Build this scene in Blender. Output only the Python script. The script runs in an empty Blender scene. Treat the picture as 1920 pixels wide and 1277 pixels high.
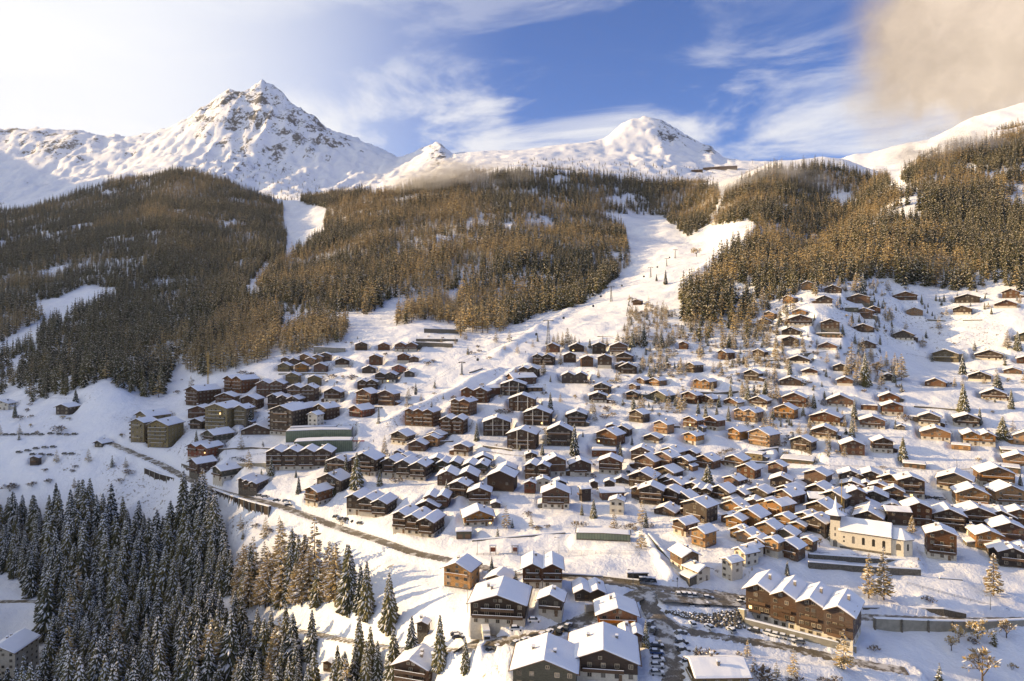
import bpy, math, random
import numpy as np
random.seed(7)
RNG = np.random.default_rng(11)
S = bpy.context.scene
COL = S.collection
F = 1297.0      # focal length in photo pixels (1920 wide)
KS = 1.4        # metres per layer unit
VH = 600.0      # horizon row of the photo
UC = 960.0
SUN_AZ, SUN_EL = -84.0, 16.0

# ------------------------------------------------------------------ camera
cam_d = bpy.data.cameras.new("camera")
cam = bpy.data.objects.new("camera", cam_d); COL.objects.link(cam); S.camera = cam
cam_d.sensor_width = 36.0
cam_d.lens = F * 36.0 / 1920.0
cam.rotation_euler = (math.radians(90), 0, 0)
cam.location = (0, 0, 0)
cam_d.shift_y = -(VH and (638.5 - VH) / 1920.0)
cam_d.clip_start = 1.0
cam_d.clip_end = 30000.0
S.view_settings.view_transform = 'Standard'
S.view_settings.look = 'None'
S.view_settings.gamma = 1.0
S.view_settings.exposure = 0.74
S.cycles.max_bounces = 6
S.cycles.diffuse_bounces = 3
S.cycles.volume_bounces = 0
S.cycles.use_adaptive_sampling = True
S.cycles.adaptive_threshold = 0.02

# ------------------------------------------------------------------ noise
def _hash(ix, iy, seed):
    h = (ix.astype(np.int64) * 374761393 + iy.astype(np.int64) * 668265263 + seed * 1442695041) & 0x7fffffff
    h = ((h ^ (h >> 13)) * 1274126177) & 0x7fffffff
    h = h ^ (h >> 16)
    return (h & 0xffff) / 65535.0
def vnoise(x, y, seed=0):
    ix = np.floor(x); iy = np.floor(y)
    fx = x - ix; fy = y - iy
    fx = fx * fx * fx * (fx * (fx * 6 - 15) + 10); fy = fy * fy * fy * (fy * (fy * 6 - 15) + 10)
    a = _hash(ix, iy, seed); b = _hash(ix + 1, iy, seed)
    c = _hash(ix, iy + 1, seed); d = _hash(ix + 1, iy + 1, seed)
    return ((a * (1 - fx) + b * fx) * (1 - fy) + (c * (1 - fx) + d * fx) * fy) * 2 - 1
def fbm(x, y, sc, octv=4, seed=0, gain=0.5):
    t = 0; a = 1.0; f = 1.0 / sc
    for i in range(octv):
        t = t + a * vnoise(x * f + 17.3 * i, y * f - 9.1 * i, seed + i); a *= gain; f *= 2.03
    return t
def ridged(x, y, sc, octv=5, seed=0, gain=0.5):
    t = 0; a = 1.0; f = 1.0 / sc
    for i in range(octv):
        t = t + a * (1 - 2 * np.abs(vnoise(x * f + 5.3 * i, y * f + 3.7 * i, seed + i))); a *= gain; f *= 2.1
    return t
def sstep(a, b, x):
    t = np.clip((x - a) / (b - a), 0, 1); return t * t * (3 - 2 * t)

# ------------------------------------------------------------------ the lie of the land: layers of (u, Y, v)
# u, v are photo pixels, Y the distance in metres; each gives one true height z = (VH - v) / F * Y
LAY = [
 [(-700,70,3400),(0,70,3300),(500,70,2900),(800,70,2400),(1200,70,2000),(1920,70,2150),(2600,70,2150)],
 [(-700,260,1290),(0,235,1290),(300,225,1290),(480,215,1290),(640,190,1290),(800,160,1290),(960,143,1290),(1200,140,1290),(1440,145,1290),(1700,150,1290),(1920,155,1290),(2600,170,1290)],
 [(-700,295,1150),(0,270,1150),(300,258,1150),(480,240,1150),(640,212,1150),(800,185,1150),(960,165,1150),(1200,168,1150),(1440,178,1150),(1700,178,1150),(1920,182,1150),(2600,200,1150)],
 [(-700,320,1060),(0,300,1060),(300,290,1060),(480,258,1060),(640,236,1060),(800,215,1060),(960,200,1060),(1200,195,1060),(1440,200,1060),(1700,208,1060),(1920,212,1060),(2600,230,1060)],
 [(-700,335,1000),(0,312,1000),(300,302,1000),(480,268,1000),(640,248,1000),(800,236,1000),(960,225,1000),(1200,222,1000),(1440,226,1000),(1700,228,1000),(1920,232,1000),(2600,250,1000)],
 [(-700,350,940),(0,322,940),(300,315,940),(480,282,940),(640,270,940),(800,258,940),(960,252,940),(1200,250,940),(1440,252,940),(1700,250,940),(1920,252,940),(2600,270,940)],
 [(-700,370,880),(0,338,880),(300,330,880),(480,305,880),(640,298,880),(800,290,880),(960,286,880),(1200,282,880),(1440,282,880),(1700,278,880),(1920,278,880),(2600,290,880)],
 [(-700,395,820),(0,362,820),(300,352,820),(480,338,820),(640,328,820),(800,322,820),(960,318,820),(1200,314,820),(1440,314,820),(1700,308,820),(1920,306,820),(2600,320,820)],
 [(-700,430,770),(0,400,765),(120,400,745),(200,400,715),(260,400,745),(300,392,760),(480,378,750),(640,368,750),(800,360,750),(960,358,750),(1200,350,750),(1440,348,750),(1700,342,750),(1920,340,750),(2600,350,740)],
 [(-700,470,740),(0,435,745),(120,430,716),(200,425,700),(260,430,715),(300,435,715),(480,420,680),(640,415,680),(800,408,680),(960,405,680),(1200,392,680),(1440,382,680),(1540,374,674),(1740,394,688),(1920,382,680),(2600,390,670)],
 [(-700,540,680),(0,500,700),(300,500,655),(480,470,640),(640,465,635),(800,455,625),(960,455,630),(1200,440,615),(1440,430,610),(1530,412,596),(1740,444,614),(1920,422,590),(2600,430,580)],
 [(-700,700,600),(0,650,610),(300,700,565),(400,600,590),(480,570,592),(640,560,585),(800,560,585),(960,560,597),(1060,590,575),(1120,600,562),(1200,550,560),(1300,520,555),(1440,480,548),(1540,466,532),(1740,494,546),(1920,470,530),(2600,480,520)],
 [(-700,950,480),(0,900,500),(300,950,455),(430,880,500),(500,800,522),(560,800,520),(640,780,500),(800,780,490),(960,750,495),(1080,740,510),(1150,800,492),(1200,850,478),(1260,850,462),(1320,740,475),(1380,680,468),(1440,680,462),(1490,680,485),(1530,660,500),(1570,600,480),(1700,680,425),(1920,700,390),(2600,720,340)],
 [(-700,1200,420),(0,1150,432),(300,1250,378),(430,1250,385),(500,1150,430),(545,1150,445),(600,1150,432),(700,1150,398),(960,1100,380),(1150,1120,402),(1230,1150,412),(1300,1120,418),(1360,960,392),(1440,950,362),(1520,960,375),(1580,930,410),(1630,860,392),(1700,900,330),(1920,900,270),(2600,920,220)],
 [(-700,1450,400),(0,1400,388),(60,1400,380),(200,1500,335),(340,1550,315),(430,1550,335),(490,1500,365),(545,1450,384),(620,1400,384),(700,1450,350),(800,1400,338),(980,1300,315),(1100,1350,325),(1200,1400,335),(1300,1400,345),(1360,1300,345),(1440,1200,312),(1560,1150,302),(1640,1150,325),(1680,1050,335),(1720,1020,305),(1800,1000,275),(1920,1000,238),(2100,1000,205),(2600,1000,160)],
 [(-700,1800,410),(0,1750,402),(200,1850,352),(340,1900,347),(430,1900,360),(490,1800,383),(545,1750,373),(620,1720,374),(700,1750,362),(760,1750,345),(800,1700,348),(980,1600,326),(1200,1650,340),(1300,1650,352),(1360,1550,354),(1440,1500,328),(1560,1500,325),(1680,1450,345),(1800,1400,298),(1920,1400,262),(2100,1400,225),(2600,1400,180)],
 [(-700,2150,350),(0,2150,368),(200,2150,338),(340,2200,298),(430,2150,300),(490,2150,325),(600,2050,362),(700,2100,350),(760,2100,328),(860,2000,312),(980,2000,302),(1130,2100,296),(1200,2150,290),(1340,2050,318),(1440,2000,318),(1560,1900,322),(1680,1800,310),(1800,1700,275),(1920,1700,235),(2600,1700,180)],
]
RID = "-700:250 -300:258 0:253 30:251 60:250 90:253 120:250 140:248 165:254 195:266 215:262 235:268 265:266 290:262 320:250 350:236 372:223 395:206 410:191 430:181 445:185 470:178 485:168 492:166 505:172 520:183 545:201 575:223 610:246 650:262 680:271 720:290 745:303 762:301 785:293 805:287 818:278 826:276 835:286 848:296 870:292 920:290 985:288 1040:279 1100:272 1132:268 1150:253 1165:241 1185:232 1205:229 1225:231 1245:238 1265:250 1290:265 1310:279 1335:283 1345:293 1357:303 1400:306 1440:306 1500:306 1560:304 1600:292 1630:290 1670:278 1700:271 1740:265 1780:246 1820:226 1870:211 1920:198 2000:186 2200:172 2600:150"
RIDY = [(-700,2800),(200,2700),(490,2600),(740,2600),(860,2350),(1100,2350),(1160,2500),(1300,2500),(1400,2200),(1600,2000),(1750,1950),(2600,1950)]
rp = [tuple(map(float, t.split(':'))) for t in RID.split()]
ry = np.interp([p[0] for p in rp], [a for a, b in RIDY], [b for a, b in RIDY])
LAY.append([(p[0], y, p[1]) for p, y in zip(rp, ry)])

US = np.arange(-700, 2601, 4.0)
YS = KS * np.concatenate([np.arange(80, 470, 1.1), np.geomspace(471, 1700, 240), np.geomspace(1708, 3300, 150)])
def smooth(a, n):
    k = np.ones(n) / n
    return np.convolve(np.pad(a, n // 2, mode='edge'), k, mode='valid')[:len(a)]
KY, KZ = [], []
for li, L in enumerate(LAY):
    uu = [p[0] for p in L]
    y = KS * np.interp(US, uu, [p[1] for p in L]); v = np.interp(US, uu, [p[2] for p in L])
    if li < len(LAY) - 1:
        y = smooth(y, 17); v = smooth(v, 17)
    KY.append(y); KZ.append((VH - v) / F * y)
KY.append(KY[-1] + 600); KZ.append(KZ[-1] - 260)
KY.append(KY[-1] + 900); KZ.append(KZ[-1] - 300)
KY = np.array(KY); KZ = np.array(KZ)
def pchip(x, y, xq):
    h = np.diff(x); d = np.diff(y) / h
    m = np.zeros(len(x))
    for i in range(1, len(x) - 1):
        if d[i-1] * d[i] > 0:
            w1 = 2 * h[i] + h[i-1]; w2 = h[i] + 2 * h[i-1]
            m[i] = (w1 + w2) / (w1 / d[i-1] + w2 / d[i])
    m[0] = d[0]; m[-1] = d[-1]
    k = np.clip(np.searchsorted(x, xq) - 1, 0, len(x) - 2)
    t = (xq - x[k]) / h[k]
    return (y[k] * (1 + 2*t) * (1-t)**2 + m[k] * h[k] * t * (1-t)**2 + y[k+1] * t*t * (3-2*t) + m[k+1] * h[k] * t*t * (t-1))
ZG = np.stack([pchip(KY[:, i], KZ[:, i], YS) for i in range(len(US))])        # [u, y]
UG, YG = np.meshgrid(US, YS, indexing='ij')
XG = (UG - UC) / F * YG
vill = sstep(150, 260, YG)
ZG += vill * (2.1 * fbm(XG, YG, 50, 3, 3) + .7 * fbm(XG, YG, 16, 3, 13)) + 0.16 * fbm(XG, YG, 5, 2, 9)
hill = sstep(670, 1100, YG)
ZG += hill * (9.0 * fbm(XG, YG, 180, 4, 21) * (1 - sstep(2100, 2600, YG)) + 2.5 * ridged(XG, YG, 80, 3, 5))
far = sstep(2400, 3000, YG)
pk = np.exp(-((UG - 500) / 230.0) ** 2) + 0.55 * np.exp(-((UG - 60) / 200.0) ** 2) + 0.5 * np.exp(-((UG - 1260) / 90.0) ** 2) + 0.5 * np.exp(-((UG - 815) / 40.0) ** 2)
rough = np.clip(pk, 0, 1)
ZG += far * (0.15 + rough) * (16.0 * ridged(XG, YG, 260, 5, 35, .58) + 11.0 * ridged(XG, YG, 70, 3, 43, .6))
VG = VH - F * ZG / YG
def ground_z(x, y):
    """bilinear height of the ground at arrays x, y"""
    x = np.asarray(x, float); y = np.asarray(y, float)
    u = x / y * F + UC
    fu = np.clip((u - US[0]) / 4.0, 0, len(US) - 1.001); iu = fu.astype(int); fu = fu - iu
    iy = np.clip(np.searchsorted(YS, y) - 1, 0, len(YS) - 2); fy = np.clip((y - YS[iy]) / (YS[iy+1] - YS[iy]), 0, 1)
    return (ZG[iu, iy] * (1-fu) * (1-fy) + ZG[iu+1, iy] * fu * (1-fy) + ZG[iu, iy+1] * (1-fu) * fy + ZG[iu+1, iy+1] * fu * fy)
def spot(u, v, ymin=130.0, ymax=4400):
    """ground point whose picture lies at photo pixel (u, v)"""
    i = min(max((u - US[0]) / 4.0, 0), len(US) - 1.001); i0 = int(i); f = i - i0
    col = VG[i0] * (1 - f) + VG[i0 + 1] * f
    ok = np.where((YS >= ymin) & (col <= v))[0]
    if len(ok) == 0: j = int(np.argmin(col)); y = YS[j]
    else:
        j = ok[0]
        if j == 0: y = YS[0]
        else:
            t = (col[j-1] - v) / max(col[j-1] - col[j], 1e-6); y = YS[j-1] + np.clip(t, 0, 1) * (YS[j] - YS[j-1])
    y = min(y, ymax)
    x = (u - UC) / F * y
    return float(x), float(y), float(ground_z(x, y))

# banks pushed up along the piste and the paths
for (a, b, hgt, wd_) in [((735,792),(935,698),3.2,5),((835,778),(990,690),3.6,6),((930,668),(1010,618),2.5,6),((1010,620),(1090,560),2.5,7),((1205,1003),(1262,1088),2.0,2.5),((1265,540),(1420,425),5,9),((1660,800),(1790,812),1.8,5),((300,905),(240,960),2,4),((600,1010),(760,1080),2.2,5),((1320,1235),(1560,1262),2.0,4),((1500,860),(1640,872),1.5,3)]:
    A = np.array(spot(*a)[:2]); B = np.array(spot(*b)[:2]); d_ = B - A; L_ = float(d_ @ d_)
    t_ = np.clip(((XG - A[0]) * d_[0] + (YG - A[1]) * d_[1]) / L_, 0, 1)
    ds = np.hypot(XG - A[0] - t_ * d_[0], YG - A[1] - t_ * d_[1])
    ZG += hgt * np.exp(-(ds / wd_)**2) * (1 + .4 * vnoise(XG / 14, YG / 14, 6))
VG = VH - F * ZG / YG

# ------------------------------------------------------------------ materials
def new_mat(name):
    m = bpy.data.materials.new(name); m.use_nodes = True
    nt = m.node_tree; b = nt.nodes["Principled BSDF"]
    return m, nt, b
def N(nt, t, **kw):
    n = nt.nodes.new(t)
    for k, v in kw.items(): setattr(n, k, v)
    return n
def mixc(nt, fac, a, b):
    n = N(nt, 'ShaderNodeMix', data_type='RGBA')
    for sock, val in ((n.inputs[0], fac), (n.inputs[6], a), (n.inputs[7], b)):
        if hasattr(val, 'default_value') or isinstance(val, bpy.types.NodeSocket): nt.links.new(val, sock)
        else: sock.default_value = (*val, 1) if isinstance(val, tuple) else val
    return n.outputs[2]
def noise(nt, scale, detail=4, vec=None, rough=.55):
    n = N(nt, 'ShaderNodeTexNoise'); n.inputs['Scale'].default_value = scale
    n.inputs['Detail'].default_value = detail; n.inputs['Roughness'].default_value = rough
    if vec is not None: nt.links.new(vec, n.inputs['Vector'])
    return n.outputs['Fac']
def ramp(nt, fac, a, b):
    n = N(nt, 'ShaderNodeMapRange'); n.interpolation_type = 'SMOOTHSTEP'
    nt.links.new(fac, n.inputs[0]); n.inputs[1].default_value = a; n.inputs[2].default_value = b
    return n.outputs[0]
def math_n(nt, op, a, b=None, c=None):
    n = N(nt, 'ShaderNodeMath', operation=op)
    for i, v in enumerate((a, b, c)):
        if v is None: continue
        if isinstance(v, bpy.types.NodeSocket): nt.links.new(v, n.inputs[i])
        else: n.inputs[i].default_value = v
    return n.outputs[0]
def bump(nt, b, h, strength, dist):
    n = N(nt, 'ShaderNodeBump'); n.inputs['Strength'].default_value = strength; n.inputs['Distance'].default_value = dist
    nt.links.new(h, n.inputs['Height']); nt.links.new(n.outputs[0], b.inputs['Normal'])
SNOWC = (.86, .87, .90)
def simple(name, c, rough=.7, var=.25, scale=3.0, metal=0.0, rnd=0.0):
    m, nt, b = new_mat(name)
    tc = N(nt, 'ShaderNodeTexCoord').outputs['Object']
    f = noise(nt, scale, 4, tc)
    c0 = tuple(x * (1 - var) for x in c); c1 = tuple(min(1, x * (1 + var)) for x in c)
    col = mixc(nt, ramp(nt, f, .3, .7), c0, c1)
    if rnd:
        oi = N(nt, 'ShaderNodeObjectInfo').outputs['Random']
        hs = N(nt, 'ShaderNodeHueSaturation'); nt.links.new(col, hs.inputs['Color'])
        nt.links.new(math_n(nt, 'MULTIPLY_ADD', oi, rnd * 2, 1 - rnd), hs.inputs['Value']); col = hs.outputs[0]
    nt.links.new(col, b.inputs['Base Color']); b.inputs['Roughness'].default_value = rough
    b.inputs['Metallic'].default_value = metal
    return m
def wood(name, c):
    m, nt, b = new_mat(name)
    tc = N(nt, 'ShaderNodeTexCoord').outputs['Object']
    mp = N(nt, 'ShaderNodeMapping'); nt.links.new(tc, mp.inputs[0]); mp.inputs['Scale'].default_value = (1.2, 1.2, 9.0)
    f = noise(nt, 1.0, 5, mp.outputs[0], .65)
    w = noise(nt, .35, 3, tc)
    sep = N(nt, 'ShaderNodeSeparateXYZ'); nt.links.new(tc, sep.inputs[0])
    pl = math_n(nt, 'FRACT', math_n(nt, 'MULTIPLY', sep.outputs[2], 4.0))
    gap = math_n(nt, 'LESS_THAN', pl, .12)
    col = mixc(nt, ramp(nt, f, .3, .72), tuple(x * .55 for x in c), tuple(min(1, x * 1.45) for x in c))
    grey = (c[0] * .8 + .03, c[0] * .8 + .025, c[0] * .75 + .02)
    col = mixc(nt, math_n(nt, 'MULTIPLY', ramp(nt, w, .5, .75), .5), col, grey)
    col = mixc(nt, math_n(nt, 'MULTIPLY', gap, .5), col, tuple(x * .3 for x in c))
    hs = N(nt, 'ShaderNodeHueSaturation'); nt.links.new(col, hs.inputs['Color']); oi = N(nt, 'ShaderNodeObjectInfo').outputs['Random']
    nt.links.new(math_n(nt, 'MULTIPLY_ADD', oi, .75, .62), hs.inputs['Value']); nt.links.new(math_n(nt, 'MULTIPLY_ADD', math_n(nt, 'FRACT', math_n(nt, 'MULTIPLY', oi, 7.0)), .35, .8), hs.inputs['Saturation'])
    nt.links.new(hs.outputs[0], b.inputs['Base Color']); b.inputs['Roughness'].default_value = .75
    bump(nt, b, f, .4, .03)
    return m
M = {}
M['d'] = [wood('dark_wood', (.045, .026, .016)), wood('dark_wood_worn', (.066, .036, .020)), wood('dark_wood_grey', (.052, .036, .025))]
M['b'] = [wood('brown_wood', (.105, .050, .023)), wood('brown_wood_red', (.12, .050, .022))]
M['h'] = [wood('honey_wood', (.255, .125, .040)), wood('honey_wood_pale', (.29, .155, .055))]
M['o'] = [wood('orange_wood', (.32, .12, .030))]
M['g'] = [wood('grey_green_wood', (.075, .072, .048))]
M['y'] = [wood('olive_wood', (.20, .155, .075))]
M['r'] = [wood('red_wood', (.22, .07, .035))]
M['w'] = [simple('cream_plaster', (.62, .56, .45), .85, .08, 1.5)]
M['plaster'] = simple('base_plaster', (.56, .51, .42), .85, .1, 1.2, rnd=.12)
M['stone'] = simple('stone_wall', (.13, .115, .09), .9, .45, 2.2)
M['concrete'] = simple('concrete', (.27, .25, .20), .85, .15, .6)
M['eave'] = simple('eave_wood', (.12, .07, .036), .7, .3, 4)
M['frame'] = simple('window_frame', (.30, .25, .18), .5, .08, 6, rnd=.55)
M['door'] = simple('door_wood', (.17, .10, .05), .6, .3, 6)
M['rail'] = simple('railing_wood', (.10, .055, .027), .7, .3, 8, rnd=.5)
M['metal'] = simple('grey_metal', (.16, .17, .18), .5, .15, 3, .6)
M['darkmetal'] = simple('dark_metal', (.05, .052, .055), .5, .15, 3, .5)
M['red'] = simple('red_cloth', (.55, .05, .04), .7, .1, 3)
M['mast'] = simple('yellow_steel', (.45, .30, .08), .5, .12, 3)
M['chim'] = simple('chimney_stone', (.22, .19, .16), .85, .3, 3)
def glass_mat(name, c, rough):
    m, nt, b = new_mat(name)
    oi = N(nt, 'ShaderNodeObjectInfo').outputs['Random']
    col = mixc(nt, ramp(nt, oi, .25, .95), tuple(x * .5 for x in c), tuple(min(1, x * 2.2) for x in c))
    nt.links.new(col, b.inputs['Base Color']); b.inputs['Roughness'].default_value = rough
    b.inputs['Metallic'].default_value = .25
    return m
M['glass'] = glass_mat('window_glass', (.10, .09, .075), .15)
m, nt, b = new_mat('lit_window'); b.inputs['Base Color'].default_value = (.8, .5, .2, 1)
b.inputs['Emission Color'].default_value = (1, .62, .22, 1); b.inputs['Emission Strength'].default_value = 2.2; M['lit'] = m
m, nt, b = new_mat('green_glass_panels')
tc = N(nt, 'ShaderNodeTexCoord').outputs['Object']; sep = N(nt, 'ShaderNodeSeparateXYZ'); nt.links.new(tc, sep.inputs[0])
fr = math_n(nt, 'FRACT', math_n(nt, 'MULTIPLY', sep.outputs[0], .8))
col = mixc(nt, math_n(nt, 'LESS_THAN', fr, .1), mixc(nt, noise(nt, .6, 3, tc), (.10, .145, .105), (.24, .265, .17)), (.06, .09, .07))
nt.links.new(col, b.inputs['Base Color']); b.inputs['Roughness'].default_value = .25; M['green'] = m

def snow_mat(name, terrain=False):
    m, nt, b = new_mat(name)
    geo = N(nt, 'ShaderNodeNewGeometry'); pos = geo.outputs['Position']
    n1 = noise(nt, .05, 5, pos); n2 = noise(nt, 1.1, 5, pos, .6)
    col = mixc(nt, ramp(nt, n1, .3, .7), (.80, .82, .88), (.88, .89, .91))
    if terrain:
        # bare twigs, scrub and stones poking through the thin snow
        at = N(nt, 'ShaderNodeAttribute', attribute_name='rock').outputs['Fac']
        sc = N(nt, 'ShaderNodeAttribute', attribute_name='scrub').outputs['Fac']
        nr = noise(nt, .05, 9, pos, .78); nr2 = noise(nt, .5, 6, pos, .7)
        nb_ = noise(nt, .011, 5, pos, .6)
        rk = math_n(nt, 'ADD', math_n(nt, 'ADD', at, math_n(nt, 'MULTIPLY_ADD', nb_, 1.5, -.75)), math_n(nt, 'MULTIPLY_ADD', nr, 2.0, -1.0))
        rmask = ramp(nt, rk, .48, .60)
        rcol = mixc(nt, noise(nt, .06, 5, pos), (.055, .055, .058), (.19, .175, .16))
        col = mixc(nt, rmask, col, rcol)
        sm = math_n(nt, 'MULTIPLY', ramp(nt, nr2, .54, .64), sc)
        col = mixc(nt, sm, col, (.17, .13, .08))
        n3 = noise(nt, .22, 6, pos, .65)
        hgt = math_n(nt, 'ADD', n2, math_n(nt, 'MULTIPLY', n3, 3.5))
        bump(nt, b, hgt, .6, .5)
    else:
        bump(nt, b, n2, .35, .15)
    nt.links.new(col, b.inputs['Base Color']); b.inputs['Roughness'].default_value = .6
    b.inputs['Specular IOR Level'].default_value = .25
    return m
M['snow'] = snow_mat('roof_snow'); M['terrain'] = snow_mat('snow_ground', True)
def road_mat():
    m, nt, b = new_mat('road_surface')
    pos = N(nt, 'ShaderNodeNewGeometry').outputs['Position']
    n1 = noise(nt, .25, 6, pos, .65); n2 = noise(nt, 2.0, 4, pos)
    col = mixc(nt, ramp(nt, n2, .3, .7), (.10, .082, .056), (.19, .155, .10))
    col = mixc(nt, ramp(nt, n1, .48, .62), col, (.62, .60, .56))
    nt.links.new(col, b.inputs['Base Color']); b.inputs['Roughness'].default_value = .45
    return m
M['road'] = road_mat(); M['lane'] = simple('trodden_snow', (.50, .47, .43), .7, .35, .7)
m, nt, b = new_mat('needles')
oi = N(nt, 'ShaderNodeObjectInfo').outputs['Random']; geo = N(nt, 'ShaderNodeNewGeometry')
nn = noise(nt, .6, 3, N(nt, 'ShaderNodeTexCoord').outputs['Object'])
c1 = mixc(nt, oi, (.014, .022, .011), (.125, .108, .034))
col = mixc(nt, ramp(nt, nn, .45, .8), c1, (.12, .105, .060))
nt.links.new(col, b.inputs['Base Color']); b.inputs['Roughness'].default_value = .8; M['needles'] = m
m, nt, b = new_mat('larch_twigs')
c1 = mixc(nt, N(nt, 'ShaderNodeObjectInfo').outputs['Random'], (.21, .145, .055), (.46, .33, .13))
col = mixc(nt, ramp(nt, noise(nt, .8, 3, N(nt, 'ShaderNodeTexCoord').outputs['Object']), .4, .8), c1, (.50, .38, .23))
nt.links.new(col, b.inputs['Base Color']); b.inputs['Roughness'].default_value = .8; M['larch'] = m
M['bark'] = simple('bark', (.10, .07, .045), .9, .35, 3)
M['frost_far'] = simple('frosted_twigs', (.50, .44, .34), .8, .2, 2)
M['frost'] = simple('frosted_snow', (.74, .74, .76), .7, .1, 2)
M['twig'] = simple('bare_twigs', (.20, .14, .09), .9, .3, 2, rnd=.3)
CARC = {'black': (.02, .02, .022), 'grey': (.13, .135, .14), 'white': (.7, .7, .7), 'blue': (.03, .07, .2), 'red': (.35, .03, .025), 'silver': (.38, .39, .4), 'dark grey': (.05, .052, .056)}
M['G'] = [M['green']]
for k, c in CARC.items():
    m = simple('paint_' + k.replace(' ', '_'), c, .25, .05, 2); m.node_tree.nodes["Principled BSDF"].inputs['Coat Weight'].default_value = .6; M['car_' + k] = m
M['tyre'] = simple('tyre_rubber', (.02, .02, .02), .8); M['carglass'] = simple('car_glass', (.03, .035, .04), .08, .05)
M['lamp'] = simple('headlight', (.6, .6, .58), .2, .05)

# ------------------------------------------------------------------ mesh helpers
class MB:
    """collects polygons of one part"""
    def __init__(s): s.v = []; s.f = []; s.m = []
    def add(s, vs, fs, mi=0):
        o = len(s.v); s.v += [tuple(p) for p in vs]; s.f += [tuple(i + o for i in f) for f in fs]; s.m += [mi] * len(fs); return s
    def box(s, x0, x1, y0, y1, z0, z1, mi=0):
        return s.add([(x0,y0,z0),(x1,y0,z0),(x1,y1,z0),(x0,y1,z0),(x0,y0,z1),(x1,y0,z1),(x1,y1,z1),(x0,y1,z1)],
                     [(0,3,2,1),(4,5,6,7),(0,1,5,4),(1,2,6,5),(2,3,7,6),(3,0,4,7)], mi)
    def prism(s, poly, y0, y1, mi=0):
        """cross-section poly of (x, z), counter-clockwise seen from the front, extruded from y0 to y1"""
        n = len(poly)
        vs = [(x, y0, z) for x, z in poly] + [(x, y1, z) for x, z in poly]
        fs = [tuple(range(n)), tuple(range(2*n - 1, n - 1, -1))] + [((i+1) % n, i, n + i, n + (i+1) % n) for i in range(n)]
        return s.add(vs, fs, mi)
    def tube(s, p, q, r0, r1=None, n=6, mi=0):
        r1 = r0 if r1 is None else r1
        p = np.array(p, float); q = np.array(q, float); d = q - p; L = np.linalg.norm(d)
        if L < 1e-6: return s
        d /= L; a = np.cross(d, (0, 0, 1) if abs(d[2]) < .9 else (1, 0, 0)); a /= np.linalg.norm(a); b = np.cross(d, a)
        vs = []
        for c, r in ((p, r0), (q, r1)):
            for i in range(n):
                t = 2 * math.pi * i / n; vs.append(tuple(c + (a * math.cos(t) + b * math.sin(t)) * r))
        return s.add(vs, [tuple(range(n))[::-1], tuple(range(n, 2*n))] + [(i, (i+1) % n, n + (i+1) % n, n + i) for i in range(n)], mi)
    def ball(s, c, rx, ry, rz, n=8, k=5, mi=0):
        vs = [(c[0], c[1], c[2] - rz)]
        for j in range(1, k):
            t = math.pi * j / k - math.pi / 2
            for i in range(n):
                a = 2 * math.pi * i / n; vs.append((c[0] + rx*math.cos(t)*math.cos(a), c[1] + ry*math.cos(t)*math.sin(a), c[2] + rz*math.sin(t)))
        vs.append((c[0], c[1], c[2] + rz)); e = len(vs) - 1
        fs = [(0, 1 + (i+1) % n, 1 + i) for i in range(n)]
        for j in range(k - 2):
            o = 1 + j*n; fs += [(o+i, o+(i+1) % n, o+n+(i+1) % n, o+n+i) for i in range(n)]
        o = 1 + (k-2)*n; fs += [(o+i, o+(i+1) % n, e) for i in range(n)]
        return s.add(vs, fs, mi)
    def mesh(s, name, mats):
        me = bpy.data.meshes.new(name); me.from_pydata(s.v, [], s.f)
        for m in mats: me.materials.append(m)
        if len(mats) > 1: me.polygons.foreach_set('material_index', s.m)
        me.update(); return me
    def build(s, name, mats, parent=None):
        if not isinstance(mats, (list, tuple)): mats = [mats]
        return put(name, s.mesh(name, mats), parent)
def put(name, me, parent=None, loc=None):
    o = bpy.data.objects.new(name, me); COL.objects.link(o)
    if parent is not None: o.parent = parent
    if loc is not None: o.location = loc
    return o
def empty(name, loc, rz=0.0):
    o = bpy.data.objects.new(name, None); COL.objects.link(o); o.location = loc; o.rotation_euler = (0, 0, rz); o.empty_display_size = .5
    return o
def tag(o, label=None, cat=None, group=None, kind=None):
    if label: o['label'] = label
    if cat: o['category'] = cat
    if group: o['group'] = group
    if kind: o['kind'] = kind
    return o
def copy_tree(o, parent=None):
    c = o.copy(); COL.objects.link(c)
    if parent is not None: c.parent = parent
    for ch in o.children: copy_tree(ch, c)
    return c
ORD = ['', 'first', 'second', 'third', 'fourth', 'fifth', 'sixth', 'seventh', 'eighth', 'ninth', 'tenth', 'eleventh', 'twelfth', 'thirteenth', 'fourteenth', 'fifteenth', 'sixteenth', 'seventeenth', 'eighteenth', 'nineteenth', 'twentieth']
def rank_rows(items, gap):
    """items: list of dicts with zone, u, v -> sets row, nrows, rank, nrank (reading order)"""
    zones = {}
    for it in items: zones.setdefault(it['zone'], []).append(it)
    for z, L in zones.items():
        L.sort(key=lambda t: t['v']); rows = []
        for t in L:
            if rows and t['v'] - rows[-1][0]['v'] < gap: rows[-1].append(t)
            else: rows.append([t])
        for ri, R in enumerate(rows):
            R.sort(key=lambda t: t['u'])
            for k, t in enumerate(R): t['row'] = ri + 1; t['nrows'] = len(rows); t['rank'] = k + 1; t['nrank'] = len(R)
def place_phrase(t):
    z = t['zonetext']
    a = '' if t['nrank'] == 1 else (ORD[t['rank']] + ' from left')
    b = '' if t['nrows'] == 1 else ('top row' if t['row'] == 1 else 'bottom row' if t['row'] == t['nrows'] else ORD[t['row']] + ' row')
    s = (a + ', ' + b) if a and b else (a or b)
    return (', ' + s + ', ' + z) if s else (', ' + z)
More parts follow.
